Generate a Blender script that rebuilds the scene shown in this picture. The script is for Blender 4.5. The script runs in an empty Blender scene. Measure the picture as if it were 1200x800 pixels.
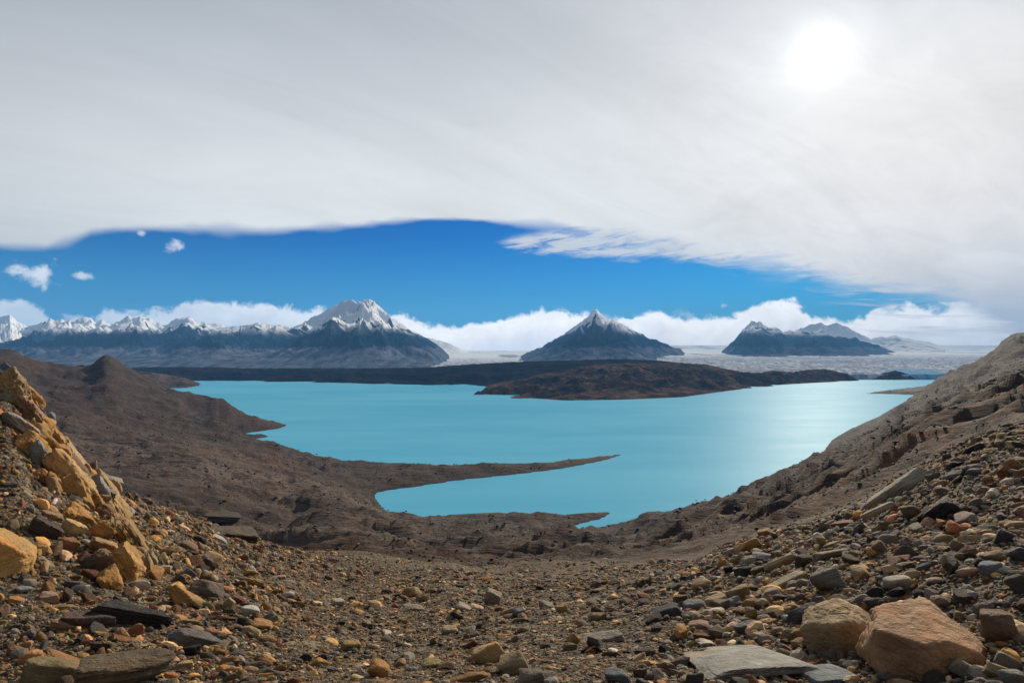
import bpy, bmesh, math, random
import numpy as np
from mathutils import Vector, Matrix

# ------------------------------------------------------------------ camera, world, sun, exposure
SC = bpy.context.scene
COL = SC.collection
EYE = 150.0            # eye height above the lake (m)
F, CU, HV = 700.0, 600.0, 405.0   # focal length, centre column and horizon row of the 1200 x 800 photograph
SUN_AZ, SUN_EL = math.radians(27.2), math.radians(23.5)

cd = bpy.data.cameras.new('camera')
cam = bpy.data.objects.new('camera', cd)
COL.objects.link(cam)
cam.location = (0, 0, EYE)
cam.rotation_euler = (math.radians(90), 0, 0)
cd.sensor_width = 36.0
cd.lens = F / 1200.0 * 36.0
cd.shift_y = (HV - 400.0) / 1200.0
cd.clip_start = 0.1
cd.clip_end = 60000.0
SC.camera = cam
SC.view_settings.view_transform = 'Standard'
SC.view_settings.look = 'None'
SC.view_settings.exposure = 0.2
SC.view_settings.gamma = 1.0
SC.cycles.use_denoising = True
SC.cycles.max_bounces = 6
SC.cycles.volume_bounces = 0


class S:
    """a node socket with arithmetic"""
    nt = None

    def __init__(s, sock): s.s = sock
    def __add__(a, b): return m('ADD', a, b)
    def __radd__(a, b): return m('ADD', b, a)
    def __sub__(a, b): return m('SUBTRACT', a, b)
    def __rsub__(a, b): return m('SUBTRACT', b, a)
    def __mul__(a, b): return m('MULTIPLY', a, b)
    def __rmul__(a, b): return m('MULTIPLY', b, a)
    def __truediv__(a, b): return m('DIVIDE', a, b)
    def __rtruediv__(a, b): return m('DIVIDE', b, a)
    def __pow__(a, b): return m('POWER', a, b)


def nd(t, **kw):
    n = S.nt.nodes.new(t)
    for k, v in kw.items(): setattr(n, k, v)
    return n


def put(inp, v):
    if isinstance(v, S): S.nt.links.new(v.s, inp)
    elif v is not None:
        if hasattr(inp, 'default_value') and hasattr(inp.default_value, '__len__'):
            v = tuple(v) if hasattr(v, '__len__') else (v,) * len(inp.default_value)
            if len(inp.default_value) == 4 and len(v) == 3: v = v + (1.0,)
        inp.default_value = v


def m(op, *a):
    n = nd('ShaderNodeMath', operation=op)
    for i, v in enumerate(a): put(n.inputs[i], v)
    return S(n.outputs[0])


def clamp01(a):
    n = nd('ShaderNodeClamp'); put(n.inputs[0], a); return S(n.outputs[0])


def sstep(a, lo, hi):
    n = nd('ShaderNodeMapRange', interpolation_type='SMOOTHSTEP')
    put(n.inputs[0], a); put(n.inputs[1], lo); put(n.inputs[2], hi)
    return S(n.outputs[0])


def mix(f, a, b, blend='MIX'):
    n = nd('ShaderNodeMix', data_type='RGBA', blend_type=blend)
    put(n.inputs[0], f); put(n.inputs[6], a); put(n.inputs[7], b)
    return S(n.outputs[2])


def vmul(v, sc):
    n = nd('ShaderNodeVectorMath', operation='MULTIPLY')
    put(n.inputs[0], v); put(n.inputs[1], sc); return S(n.outputs[0])


def vadd(v, w):
    n = nd('ShaderNodeVectorMath', operation='ADD')
    put(n.inputs[0], v); put(n.inputs[1], w); return S(n.outputs[0])


def vscale(v, f):
    n = nd('ShaderNodeVectorMath', operation='SCALE')
    put(n.inputs[0], v); put(n.inputs[3], f); return S(n.outputs[0])


def comb(x, y, z=0.0):
    n = nd('ShaderNodeCombineXYZ')
    for i, v in enumerate((x, y, z)): put(n.inputs[i], v)
    return S(n.outputs[0])


def sep(v):
    n = nd('ShaderNodeSeparateXYZ'); put(n.inputs[0], v)
    return [S(o) for o in n.outputs]


def noise(v, scale, detail=4.0, rough=0.55, dist=0.0, col=False):
    n = nd('ShaderNodeTexNoise')
    put(n.inputs['Vector'], v)
    put(n.inputs['Scale'], scale); put(n.inputs['Detail'], detail)
    put(n.inputs['Roughness'], rough); put(n.inputs['Distortion'], dist)
    return S(n.outputs[1 if col else 0])


def voro(v, scale, feature='F1', out='Distance'):
    n = nd('ShaderNodeTexVoronoi', feature=feature)
    put(n.inputs['Vector'], v); put(n.inputs['Scale'], scale)
    return S(n.outputs[out])


def fcurve(x, pts, lo, hi):
    """piecewise smooth curve y(x) given as (x, y) points"""
    ys = [p[1] for p in pts]
    y0, y1 = min(ys), max(ys)
    if y1 - y0 < 1e-6: y1 = y0 + 1e-6
    n = nd('ShaderNodeFloatCurve')
    c = n.mapping.curves[0]
    P = sorted(((p[0] - lo) / (hi - lo), (p[1] - y0) / (y1 - y0)) for p in pts)
    c.points[0].location = P[0]; c.points[1].location = P[-1]
    for p in P[1:-1]: c.points.new(*p)
    for p in c.points: p.handle_type = 'AUTO'
    n.mapping.extend = 'HORIZONTAL'
    n.mapping.update()
    put(n.inputs[1], (x - lo) / (hi - lo))
    return S(n.outputs[0]) * (y1 - y0) + y0


def bump(h, strength=0.5, dist=1.0):
    n = nd('ShaderNodeBump')
    put(n.inputs['Height'], h); put(n.inputs['Strength'], strength); put(n.inputs['Distance'], dist)
    return S(n.outputs[0])


def uv2dir(u, v):
    X = (u - CU) / F
    return math.degrees(math.atan(X)), (HV - v) / F / math.hypot(1, X)


def D(pts): return [uv2dir(*p) for p in pts]


def build_world():
    w = bpy.data.worlds.new('World')
    SC.world = w
    w.use_nodes = True
    S.nt = w.node_tree
    S.nt.nodes.clear()
    sky = nd('ShaderNodeTexSky')
    sky.sky_type = 'NISHITA'; sky.sun_disc = False
    sky.sun_elevation = SUN_EL; sky.sun_rotation = SUN_AZ
    sky.altitude = 300; sky.air_density = 1.0; sky.dust_density = 0.2; sky.ozone_density = 2.5
    d = S(nd('ShaderNodeTexCoord').outputs['Generated'])
    x, y, z = sep(d)
    rho = m('SQRT', x * x + y * y)
    te = z / m('MAXIMUM', rho, 0.001)
    az = m('DEGREES', m('ARCTAN2', x, y))
    # blue of the clear strip
    hs = nd('ShaderNodeHueSaturation')
    put(hs.inputs['Saturation'], SKY_SAT); put(hs.inputs['Value'], 1.0)
    S.nt.links.new(sky.outputs[0], hs.inputs['Color'])
    blue = vmul(S(hs.outputs[0]), SKY_TINT)
    pal = sstep(te, 0.20, -0.02)
    blue = mix(pal * 0.50, blue, (1.0, 4.6, 9.0))

    sd = (math.sin(SUN_AZ) * math.cos(SUN_EL), math.cos(SUN_AZ) * math.cos(SUN_EL), math.sin(SUN_EL))
    dp = nd('ShaderNodeVectorMath', operation='DOT_PRODUCT')
    put(dp.inputs[0], d); put(dp.inputs[1], sd)
    ang = m('DEGREES', m('ARCCOSINE', m('MINIMUM', S(dp.outputs['Value']), 0.999999)))

    # cloud sheet: mapped on a plane overhead so that it streams away in perspective
    zz = m('MAXIMUM', z, 0.0) + 0.22
    pl = comb((x * 0.82 + y * 0.57) / zz, (y * 0.82 - x * 0.57) / zz, 0.0)
    n_big = noise(vmul(pl, (0.55, 0.8, 1)), 0.9, 5, 0.5, 0.6)
    n_str = noise(vadd(vmul(pl, (0.5, 1.9, 1)), (3.1, 7.7, 0)), 1.2, 8, 0.6, 1.2)
    pa = comb(az * 0.06, te * 6.0, 0.0)
    n_edge = noise(vmul(pa, (1.0, 1.4, 1)), 1.3, 6, 0.5, 0.3)
    n_fine = noise(vmul(pa, (1.0, 4.0, 1)), 3.5, 8, 0.62, 0.8)
    wisp = sstep(az, 3.0, 22.0)
    edge = fcurve(az, [(-180, -0.2), (-120, -0.1), (-75, 0.10)] + D(
        [(0, 287), (40, 289), (72, 286), (95, 273), (160, 267), (240, 268), (300, 271), (360, 267), (420, 264), (460, 259),
         (530, 257), (600, 262), (680, 268), (760, 280), (820, 298), (900, 311), (950, 321), (985, 332), (1040, 343), (1110, 352),
         (1160, 378), (1200, 400)]) + [(60, -0.1), (180, -0.2)], -180, 180)
    soft = 0.004 + 0.016 * wisp + 0.022 * sstep(noise(comb(az * 0.10, 3.0, 1.0), 1.0, 3, 0.5), 0.42, 0.70)
    dlt = te - edge + (n_edge - 0.5) * (0.010 + 0.02 * wisp) + (n_fine - 0.5) * (0.004 + 0.075 * wisp)
    a_deck = sstep(dlt, soft * -1.0, soft)
    # torn wisp under the sheet right of the middle
    wl = fcurve(az, [(-180, 0.5), (-8, 0.3)] + D([(560, 275), (590, 289), (640, 298), (700, 304), (780, 306), (850, 308), (900, 300), (960, 250)]) + [(40, 0.4), (180, 0.5)], -180, 180)
    streak = noise(vmul(comb(az * 0.05 + te * 2.0, te * 16.0 - az * 0.03, 0.0), (1, 1, 1)), 5.0, 8, 0.62, 0.6)
    a_wisp = sstep(te - wl + (streak - 0.5) * 0.05, -0.004, 0.016) * sstep(streak, 0.26, 0.56)
    wu = fcurve(az, [(-180, 0.0), (-8, 0.10)] + D([(560, 290), (586, 284), (610, 276), (650, 270), (700, 264), (760, 255), (900, 250)]) + [(40, 0.4), (180, 0.5)], -180, 180)
    a_wisp = clamp01(a_wisp) * 0.85 * sstep(te - wu + (streak - 0.5) * 0.02, 0.006, -0.008)
    # streaky bars low on the right
    bars = noise(comb(az * 0.045, te * 30.0 + az * 0.03, 2.0), 2.6, 6, 0.55, 0.5)
    a_bars = sstep(bars, 0.50, 0.66) * sstep(az, 26, 33) * sstep(te, 0.004, 0.03) * 0.9

    # low bank of cumulus behind the mountains
    low = fcurve(az, [(-180, 0.02), (-60, 0.03)] + D(
        [(0, 354), (25, 357), (50, 372), (100, 374), (125, 366), (140, 362), (160, 368), (190, 368), (230, 361), (275, 358), (330, 362), (365, 366),
         (455, 372), (490, 379), (530, 386), (556, 382), (576, 376), (600, 373), (640, 369), (685, 370), (730, 378), (752, 371), (770, 366),
         (790, 369), (800, 376), (840, 374), (880, 365), (900, 360), (925, 357), (938, 366), (955, 374), (985, 379), (1015, 374),
         (1045, 369), (1062, 360), (1080, 366), (1105, 358), (1150, 360), (1200, 370)]) + [(60, 0.04), (180, 0.02)], -180, 180)
    puff = noise(comb(az * 0.42, te * 24.0, 5.0), 1.1, 8, 0.62, 0.35)
    a_low = sstep(te - low - 0.004 + (puff - 0.5) * 0.06, 0.005, -0.006)
    a_low = a_low * clamp01(0.78 + 0.5 * sstep(az, -14, -6) - sstep(az, 34, 42) * 0.0) * (1.0 - 0.22 * sstep(az, -20, -34))
    # small fair weather puffs
    a_p = None
    pn = noise(comb(az * 0.9, te * 52.0, 9.0), 0.9, 6, 0.65, 0.4)
    for (u, v, ru, rv, k) in ((24, 319, 22, 11, 1), (50, 322, 20, 16, 1), (52, 336, 6, 9, .7), (98, 323, 15, 5, .8), (204, 288, 13, 7, .7),
                              (165, 273, 5, 4, .6), (848, 358, 6, 3, .45), (800, 368, 14, 6, .5), (62, 250, 26, 10, 0.0)):
        if not k: continue
        a0, t0 = uv2dir(u, v)
        X = (u - CU) / F
        ra = math.degrees(ru / F / (1 + X * X)); rt = rv / F / math.hypot(1, X)
        q = (az - a0) / ra; r = (te - t0) / rt
        g = sstep(m('SQRT', q * q + r * r) + (pn - 0.5) * 3.2, 1.1, 0.1) * k
        a_p = g if a_p is None else m('MAXIMUM', a_p, g)

    # colours of the sheet (radiance of the cloud itself)
    t_up = sstep(te, 0.17, 0.62)
    left = sstep(az, 22, -42)
    dk = mix(t_up, (8.2, 8.4, 8.4), (5.5, 5.65, 5.95))
    dk = mix(t_up * left * 0.8, dk, (3.3, 3.65, 4.15))
    dk = vscale(dk, 1.0 - 0.70 * sstep(ang, 46.0, 108.0))
    dk = mix(sstep(az, 4, 36) * (1.0 - t_up) * 0.8, dk, (8.4, 7.95, 7.6))
    n_mot = noise(vadd(vmul(pl, (1.0, 2.0, 1)), (1.7, 4.2, 0)), 2.4, 8, 0.62, 1.2)
    dk = vscale(dk, 0.59 + 0.34 * n_big + 0.30 * n_str + (n_mot - 0.5) * (0.10 + 0.22 * wisp) + 0.02)
    corner = sstep(ang, 14, 30) * sstep(az, 26, 44) * t_up
    dk = vscale(dk, 1.0 - 0.28 * corner)
    g1 = m('EXPONENT', (ang / 1.38) ** 1.28 * -1.0)
    g2 = m('EXPONENT', (ang / 8.5) * -1.0)
    g3 = m('EXPONENT', (ang / 20.0) * -1.0)
    n_halo = noise(vmul(pl, (2.2, 0.7, 1)), 1.6, 7, 0.6, 0.9)
    glow = g1 * 7.0 + g2 * 1.9 + g3 * 0.7
    glow = glow * (0.78 + 0.44 * n_halo)
    dk = vadd(dk, vmul(comb(glow, glow, glow), (1.0, 0.985, 0.95)))
    lowc = mix(sstep(te - low, -0.055, -0.004), (11.0, 11.0, 11.2), (16.5, 15.6, 14.4))
    lowc = vscale(lowc, 0.70 + 0.6 * puff)
    pc = (8.6, 9.0, 9.6)

    c = mix(a_low, blue, lowc)
    c = mix(a_p, c, pc)
    c = mix(clamp01(a_bars), c, vscale(dk, 1.0))
    c = mix(a_wisp, c, vscale(dk, 0.96))
    c = mix(a_deck, c, dk)
    bg = nd('ShaderNodeBackground')
    put(bg.inputs[0], c); put(bg.inputs[1], 0.1)
    out = nd('ShaderNodeOutputWorld')
    S.nt.links.new(bg.outputs[0], out.inputs[0])
    w.cycles.sampling_method = 'MANUAL'
    w.cycles.sample_map_resolution = 1024


SKY_SAT = 1.55
SKY_TINT = (0.01, 0.32, 0.62)
build_world()

sl = bpy.data.lights.new('sun', 'SUN')
sl.energy = 5.0
sl.angle = math.radians(1.0)
sl.color = (1.0, 0.88, 0.69)
sun = bpy.data.objects.new('sun', sl)
COL.objects.link(sun)
sun.rotation_euler = Vector((math.sin(SUN_AZ) * math.cos(SUN_EL), math.cos(SUN_AZ) * math.cos(SUN_EL), math.sin(SUN_EL))).to_track_quat('Z', 'Y').to_euler()
sun.location = (0, 0, 400)


# ------------------------------------------------------------------ numeric helpers
def _h(ix, iy, iz, seed):
    h = (ix.astype(np.uint32) * np.uint32(374761393)) ^ (iy.astype(np.uint32) * np.uint32(668265263)) ^ (iz.astype(np.uint32) * np.uint32(2246822519)) ^ np.uint32((seed * 3266489917) & 0xffffffff)
    h = (h ^ (h >> np.uint32(15))) * np.uint32(2246822519)
    h = (h ^ (h >> np.uint32(13))) * np.uint32(3266489917)
    return h ^ (h >> np.uint32(16))


def pn2(x, y, seed=0):
    x = np.asarray(x, float); y = np.asarray(y, float)
    x0 = np.floor(x); y0 = np.floor(y)
    fx = x - x0; fy = y - y0
    ix = x0.astype(np.int64); iy = y0.astype(np.int64)
    ux = fx * fx * fx * (fx * (fx * 6 - 15) + 10); uy = fy * fy * fy * (fy * (fy * 6 - 15) + 10)
    z = np.zeros_like(ix)

    def g(a, b):
        t = _h(ix + a, iy + b, z, seed).astype(float) * (2 * math.pi / 4294967296.0)
        return np.cos(t) * (fx - a) + np.sin(t) * (fy - b)
    n0 = g(0, 0) * (1 - ux) + g(1, 0) * ux
    n1 = g(0, 1) * (1 - ux) + g(1, 1) * ux
    return (n0 * (1 - uy) + n1 * uy) * 1.5


def pn3(p, seed=0):
    p0 = np.floor(p); f = p - p0; i = p0.astype(np.int64)
    u = f * f * (3 - 2 * f)
    out = 0
    for a in (0, 1):
        for b in (0, 1):
            for c in (0, 1):
                v = _h(i[:, 0] + a, i[:, 1] + b, i[:, 2] + c, seed).astype(float) / 2147483648.0 - 1.0
                w = (u[:, 0] if a else 1 - u[:, 0]) * (u[:, 1] if b else 1 - u[:, 1]) * (u[:, 2] if c else 1 - u[:, 2])
                out = out + v * w
    return out


def fbm(x, y, octv=5, gain=0.5, seed=0):
    s = 0; a = 1.0; k = 1.0
    for o in range(octv):
        s = s + a * pn2(x * k + o * 17.3, y * k - o * 9.1, seed + o); a *= gain; k *= 2.03
    return s


def ridged(x, y, octv=5, gain=0.5, seed=0):
    s = 0; a = 1.0; k = 1.0; w = 1.0
    for o in range(octv):
        n = 1 - np.abs(pn2(x * k + o * 11.7, y * k + o * 5.3, seed + o)) * 1.6
        n = np.clip(n, 0, 1) ** 2
        s = s + a * n * w; w = np.clip(n * 1.6, 0, 1); a *= gain; k *= 2.07
    return s


def ss(x, a, b):
    t = np.clip((x - a) / (b - a), 0, 1)
    return t * t * (3 - 2 * t)


def pchip(xk, yk, x):
    xk = np.asarray(xk, float); yk = np.asarray(yk, float)
    h = np.diff(xk); dl = np.diff(yk) / h
    n = len(xk); d = np.zeros(n)
    for i in range(1, n - 1):
        if dl[i - 1] * dl[i] > 0:
            w1 = 2 * h[i] + h[i - 1]; w2 = h[i] + 2 * h[i - 1]
            d[i] = (w1 + w2) / (w1 / dl[i - 1] + w2 / dl[i])
    d[0], d[-1] = dl[0], dl[-1]
    x = np.clip(x, xk[0], xk[-1])
    j = np.clip(np.searchsorted(xk, x) - 1, 0, n - 2)
    t = (x - xk[j]) / h[j]
    return ((2 * t ** 3 - 3 * t ** 2 + 1) * yk[j] + (t ** 3 - 2 * t ** 2 + t) * h[j] * d[j]
            + (-2 * t ** 3 + 3 * t ** 2) * yk[j + 1] + (t ** 3 - t ** 2) * h[j] * d[j + 1])


# ------------------------------------------------------------------ terrain of the near shore
# profiles of the hillside along sight lines: (depth m, row) pairs from the viewpoint down to the lake, last = depth of the shore
PROF = {
    0:    [(3.2, 800), (5.5, 640), (9.0, 446), (14, 560), (200, 555), (550, 480), (700, 462), (1050, 411), 1900],
    60:   [(3.2, 800), (5.5, 660), (9.5, 508), (15, 590), (180, 582), (520, 500), (700, 478), (1080, 427), 1800],
    100:  [(3.1, 800), (5.5, 672), (10, 548), (16, 610), (170, 595), (500, 512), (700, 486), (1110, 429), 1700],
    124:  [(3.1, 800), (5.5, 680), (10.5, 565), (17, 620), (160, 605), (480, 520), (700, 490), (1125, 417), 1650],
    150:  [(3.1, 800), (5.7, 684), (11, 582), (18, 628), (155, 612), (470, 525), (700, 494), (1140, 431), 1600],
    200:  [(3.1, 800), (6, 690), (13, 597), (22, 640), (150, 625), (450, 535), (700, 503), (1150, 454), 1450],
    270:  [(3.0, 800), (6, 705), (17, 625), (30, 652), (150, 642), (430, 553), (680, 520), (1080, 474), 1250],
    335:  [(3.0, 800), (6, 720), (22, 640), (40, 662), (150, 657), (420, 575), (650, 540), (1000, 505), 1141],
    400:  [(3.0, 800), (6.5, 725), (26, 648), (50, 666), (150, 652), (350, 594), (500, 572), (700, 549), 765],
    500:  [(3.0, 800), (6.5, 725), (30, 658), (60, 672), (150, 658), (300, 632), (380, 624), (470, 615), 520],
    600:  [(3.0, 800), (6.5, 722), (32, 664), (65, 674), (150, 664), (300, 636), (370, 629), (450, 622), 540],
    700:  [(3.0, 800), (6.5, 715), (30, 667), (60, 674), (150, 656), (300, 632), (360, 626), (420, 621), 487],
    800:  [(3.0, 800), (6, 705), (22, 670), (45, 672), (150, 637), (300, 612), (370, 605), (450, 598), 558],
    860:  [(2.9, 800), (5.5, 700), (15, 642), (28, 654), (120, 625), (300, 597), (400, 589), (520, 582), 610],
    930:  [(2.9, 800), (5.2, 690), (12, 620), (20, 642), (110, 605), (300, 570), (420, 560), (600, 550), 740],
    1000: [(2.8, 800), (5, 675), (10.5, 595), (17, 622), (100, 580), (300, 540), (430, 530), (800, 508), 1071],
    1050: [(2.7, 800), (4.8, 660), (10, 567), (16, 600), (100, 550), (320, 506), (480, 500), (900, 479), 1500],
    1100: [(2.6, 800), (4.6, 650), (9.8, 537), (15, 570), (100, 525), (320, 482), (480, 486), (1000, 445), 1900],
    1150: [(2.5, 800), (4.4, 640), (9.5, 517), (14, 547), (100, 505), (320, 462), (480, 470), (1000, 421), 2200],
    1200: [(2.4, 800), (4.2, 635), (9, 502), (13.5, 530), (100, 490), (300, 445), (480, 455), (1000, 390), 2500],
}
NK = 10


def _knots():
    rows = []
    for u, pr in sorted(PROF.items()):
        X = (u - CU) / F; ca = 1 / math.hypot(1, X)
        kk = [(math.log(d / ca), (HV - v) / F * ca) for d, v in pr[:-1]]
        r = pr[-1] / ca
        kk.append((math.log(r), -EYE / r)); r2 = r * 1.5
        kk.append((math.log(r2), -(EYE + 25) / r2))
        rows.append((math.atan(X), np.array(kk)))
    L, R = rows[0][1], rows[-1][1]
    av = (L + R) / 2
    rows = [(-math.pi, av), (-1.9, L)] + rows + [(1.9, R), (math.pi, av)]
    return rows


ROWS = _knots()
AZG = np.unique(np.concatenate([np.linspace(-math.pi, math.pi, 181), np.linspace(-0.9, 0.9, 721)]))
LRG = np.linspace(math.log(0.3), math.log(15000), 640)
_az = np.array([r[0] for r in ROWS]); _K = np.array([r[1] for r in ROWS])
_KI = np.stack([np.stack([pchip(_az, _K[:, k, c], AZG) for c in (0, 1)], 1) for k in range(NK)], 1)
TAB = np.empty((len(AZG), len(LRG)))
for i in range(len(AZG)):
    lr, s = _KI[i, :, 0], _KI[i, :, 1]
    t = pchip(lr, s, LRG) * np.exp(LRG)
    t[LRG < lr[0]] = s[0] * math.exp(lr[0])
    t[LRG > lr[-1]] = -(EYE * 0 + EYE + 25)
    TAB[i] = t


def lake_xy(u, v):
    d = EYE * F / (v - HV)
    return ((u - CU) / F * d, d)


# shoreline of the lake on its own level
SHORE = [lake_xy(*p) for p in [
    (90, 443), (120, 470), (200, 478), (250, 483), (300, 489), (337, 498), (326, 502), (300, 505.5), (281, 508.5), (282, 511.5), (298, 511.2),
    (313, 510.6), (315, 512), (300, 513.8), (283, 515), (290, 518.5), (312, 521.5), (332, 525), (352, 530), (405, 540), (440, 541.5), (480, 544), (520, 545.5),
    (560, 545), (600, 543.5), (640, 542), (700, 535.5), (731, 531.5), (722, 535), (700, 541), (660, 548.5), (600, 556), (545, 561.5), (500, 568), (455, 574),
    (437, 578), (441, 586), (450, 598), (474, 606), (530, 603), (585, 600), (612, 604), (650, 604), (690, 601), (716, 600), (705, 607), (680, 613), (645, 624),
    (690, 620), (760, 605), (850, 583), (880, 566), (930, 546), (965, 529), (976, 515), (1000, 501), (1030, 488), (1050, 476), (1085, 463),
    (1050, 461.8), (1014, 461), (1040, 457.5), (1075, 453.5), (1105, 449), (1140, 440), (1100, 436), (600, 436)]]
_sh = np.array(SHORE)


def shore_dist(x, y):
    """signed distance to the shoreline: positive on land"""
    best = np.full(x.shape, 1e18); ins = np.zeros(x.shape, bool)
    n = len(_sh)
    for i in range(n):
        ax, ay = _sh[i]; bx, by = _sh[(i + 1) % n]
        ex, ey = bx - ax, by - ay
        t = np.clip(((x - ax) * ex + (y - ay) * ey) / (ex * ex + ey * ey), 0, 1)
        dd = (x - ax - t * ex) ** 2 + (y - ay - t * ey) ** 2
        best = np.minimum(best, dd)
        c = (ay > y) != (by > y)
        xi = ax + (y - ay) * ex / (ey if abs(ey) > 1e-9 else 1e-9)
        ins ^= c & (x < xi)
    dd = np.sqrt(best)
    return np.where(ins, -dd, dd)


def ground(x, y):
    """height above the lake"""
    x = np.asarray(x, float); y = np.asarray(y, float)
    r = np.maximum(np.hypot(x, y), 0.3); az = np.arctan2(x, y)
    ia = np.clip(np.searchsorted(AZG, az) - 1, 0, len(AZG) - 2)
    fa = np.clip((az - AZG[ia]) / (AZG[ia + 1] - AZG[ia]), 0, 1)
    q = np.clip((np.log(r) - LRG[0]) / (LRG[1] - LRG[0]), 0, len(LRG) - 1.001)
    jr = q.astype(int); fr = q - jr
    z = (TAB[ia, jr] * (1 - fa) + TAB[ia + 1, jr] * fa) * (1 - fr) + (TAB[ia, jr + 1] * (1 - fa) + TAB[ia + 1, jr + 1] * fa) * fr
    z = z + EYE
    # roughness: small lumps in front, knolls, grooved ledges and gullies farther down
    e0 = ss(r, 2.0, 6.0) * (1 - ss(r, 60, 200))
    z = z + e0 * (0.10 * fbm(x / 1.9, y / 1.9, 5, 0.55, 3) + ss(r, 9, 25) * 0.5 * fbm(x / 9.0, y / 9.0, 4, 0.5, 5))
    e1 = ss(r, 30, 260)
    far = ss(r, 3000, 6000)
    e1 = e1 * (1 - far)
    c, s_ = math.cos(0.10), math.sin(0.10)
    xr, yr = x * c + y * s_, -x * s_ + y * c
    wx = fbm(x / 160, y / 160, 3, 0.5, 31) * 25
    e1 = e1 * (1 - 0.35 * ss(-az, 0.2, 0.45))
    z = z + e1 * (4.5 * fbm(x / 150, y / 150, 6, 0.5, 7) + 6.5 * (ridged(xr / 210, (yr + wx) / 42, 6, 0.52, 9) - 0.75)
                  + 2.0 * (ridged(x / 34, (y + wx) / 18, 4, 0.55, 12) - 0.7))
    big = ss(r, 150, 500) * (1 - far) * (ss(-az, 0.10, 0.3) + ss(az, 0.38, 0.55))
    z = z + big * np.where(az < 0, 3.5, 3.0) * (ridged(x / 130 + 3.3, y / 260, 5, 0.5, 15) - 0.8)
    rt = ss(az, 0.30, 0.5) * ss(r, 60, 250) * (1 - far)
    dip = (x * 0.35 + y * 0.94) + 14 * fbm(x / 120, y / 120, 3, 0.5, 17)
    z = z + rt * (1.4 * (ridged(dip / 46, (x * 0.94 - y * 0.35) / 240, 5, 0.5, 18) - 0.7) + 0.35 * np.abs((dip / 23) % 2.0 - 1.0))
    # the lake basin
    k = (r > 330) & (r < 3600) & (y > 0)
    if k.any():
        xk, yk = x[k], y[k]
        dd = shore_dist(xk, yk)
        dn = dd + 5.0 * fbm(xk / 30, yk / 30, 4, 0.55, 21) * ss(np.abs(dd), 0, 12) + 0.5
        rough = np.clip(1.0 + 0.5 * fbm(xk / 45, yk / 14, 4, 0.5, 23), 0.3, 2)
        bank = np.minimum(np.maximum(dn, 0) * 0.22, 7.0) * rough + 0.3
        zl = np.minimum(np.maximum(z[k], bank), bank + np.clip(dn, 0, 60) * 0.25 + np.maximum(dn - 60, 0) * 1.3)
        zw = -0.4 - np.minimum(np.maximum(-dn, 0) * 0.25, 20)
        z[k] = np.where(dn > 0, zl, zw)
    return z


def ray_ground(u, v, dmin=1.6, dmax=3000.0):
    """first point of the hillside seen along a sight line"""
    d = np.exp(np.linspace(math.log(dmin), math.log(dmax), 900))
    x = (u - CU) / F * d; zr = EYE + (HV - v) / F * d
    g = ground(x, d) - zr
    i = np.argmax(g > 0)
    if g[i] <= 0: return None
    if i == 0: t, a = 0.0, 0
    else:
        a = i - 1; t = -g[a] / (g[i] - g[a])
    dd = d[a] * (1 - t) + d[min(a + 1, len(d) - 1)] * t
    return Vector(((u - CU) / F * dd, dd, EYE + (HV - v) / F * dd))


def mesh_obj(name, co, faces, mat=None, smooth=True, kind=None, attrs=None):
    """one mesh object from numpy arrays (faces: n x 3 or n x 4)"""
    me = bpy.data.meshes.new(name)
    co = np.asarray(co, np.float32); faces = np.asarray(faces, np.int32)
    n, k = faces.shape
    me.vertices.add(len(co)); me.vertices.foreach_set('co', co.ravel())
    me.loops.add(n * k); me.loops.foreach_set('vertex_index', faces.ravel())
    me.polygons.add(n); me.polygons.foreach_set('loop_start', np.arange(n, dtype=np.int32) * k)
    me.update(calc_edges=True)
    me.polygons.foreach_set('use_smooth', np.full(n, smooth))
    for an, arr in (attrs or {}).items():
        at = me.color_attributes.new(an, 'FLOAT_COLOR', 'POINT')
        a4 = np.ones((len(co), 4), np.float32); a4[:, :arr.shape[1]] = arr
        at.data.foreach_set('color', a4.ravel())
    if mat: me.materials.append(mat)
    o = bpy.data.objects.new(name, me)
    COL.objects.link(o)
    if kind: o['kind'] = kind
    return o


def grid_faces(nr, nc):
    i = np.arange((nr - 1) * (nc - 1)); r = i // (nc - 1); c = i % (nc - 1)
    a = r * nc + c
    return np.stack([a, a + 1, a + nc + 1, a + nc], 1)


# ------------------------------------------------------------------ materials
def new_mat(name):
    mt = bpy.data.materials.new(name)
    mt.use_nodes = True
    S.nt = mt.node_tree
    S.nt.nodes.clear()
    return mt


def finish(col, rough=0.9, normal=None, spec=0.3):
    b = nd('ShaderNodeBsdfPrincipled')
    put(b.inputs['Base Color'], col); put(b.inputs['Roughness'], rough)
    put(b.inputs['Specular IOR Level'], spec)
    if normal is not None: put(b.inputs['Normal'], normal)
    o = nd('ShaderNodeOutputMaterial')
    S.nt.links.new(b.outputs[0], o.inputs[0])
    return b


def pos(): return S(nd('ShaderNodeNewGeometry').outputs['Position'])
def nrm(): return sep(S(nd('ShaderNodeNewGeometry').outputs['Normal']))


def attr(name, typ='GEOMETRY'):
    n = nd('ShaderNodeAttribute', attribute_name=name, attribute_type=typ)
    return S(n.outputs['Color'])


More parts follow.
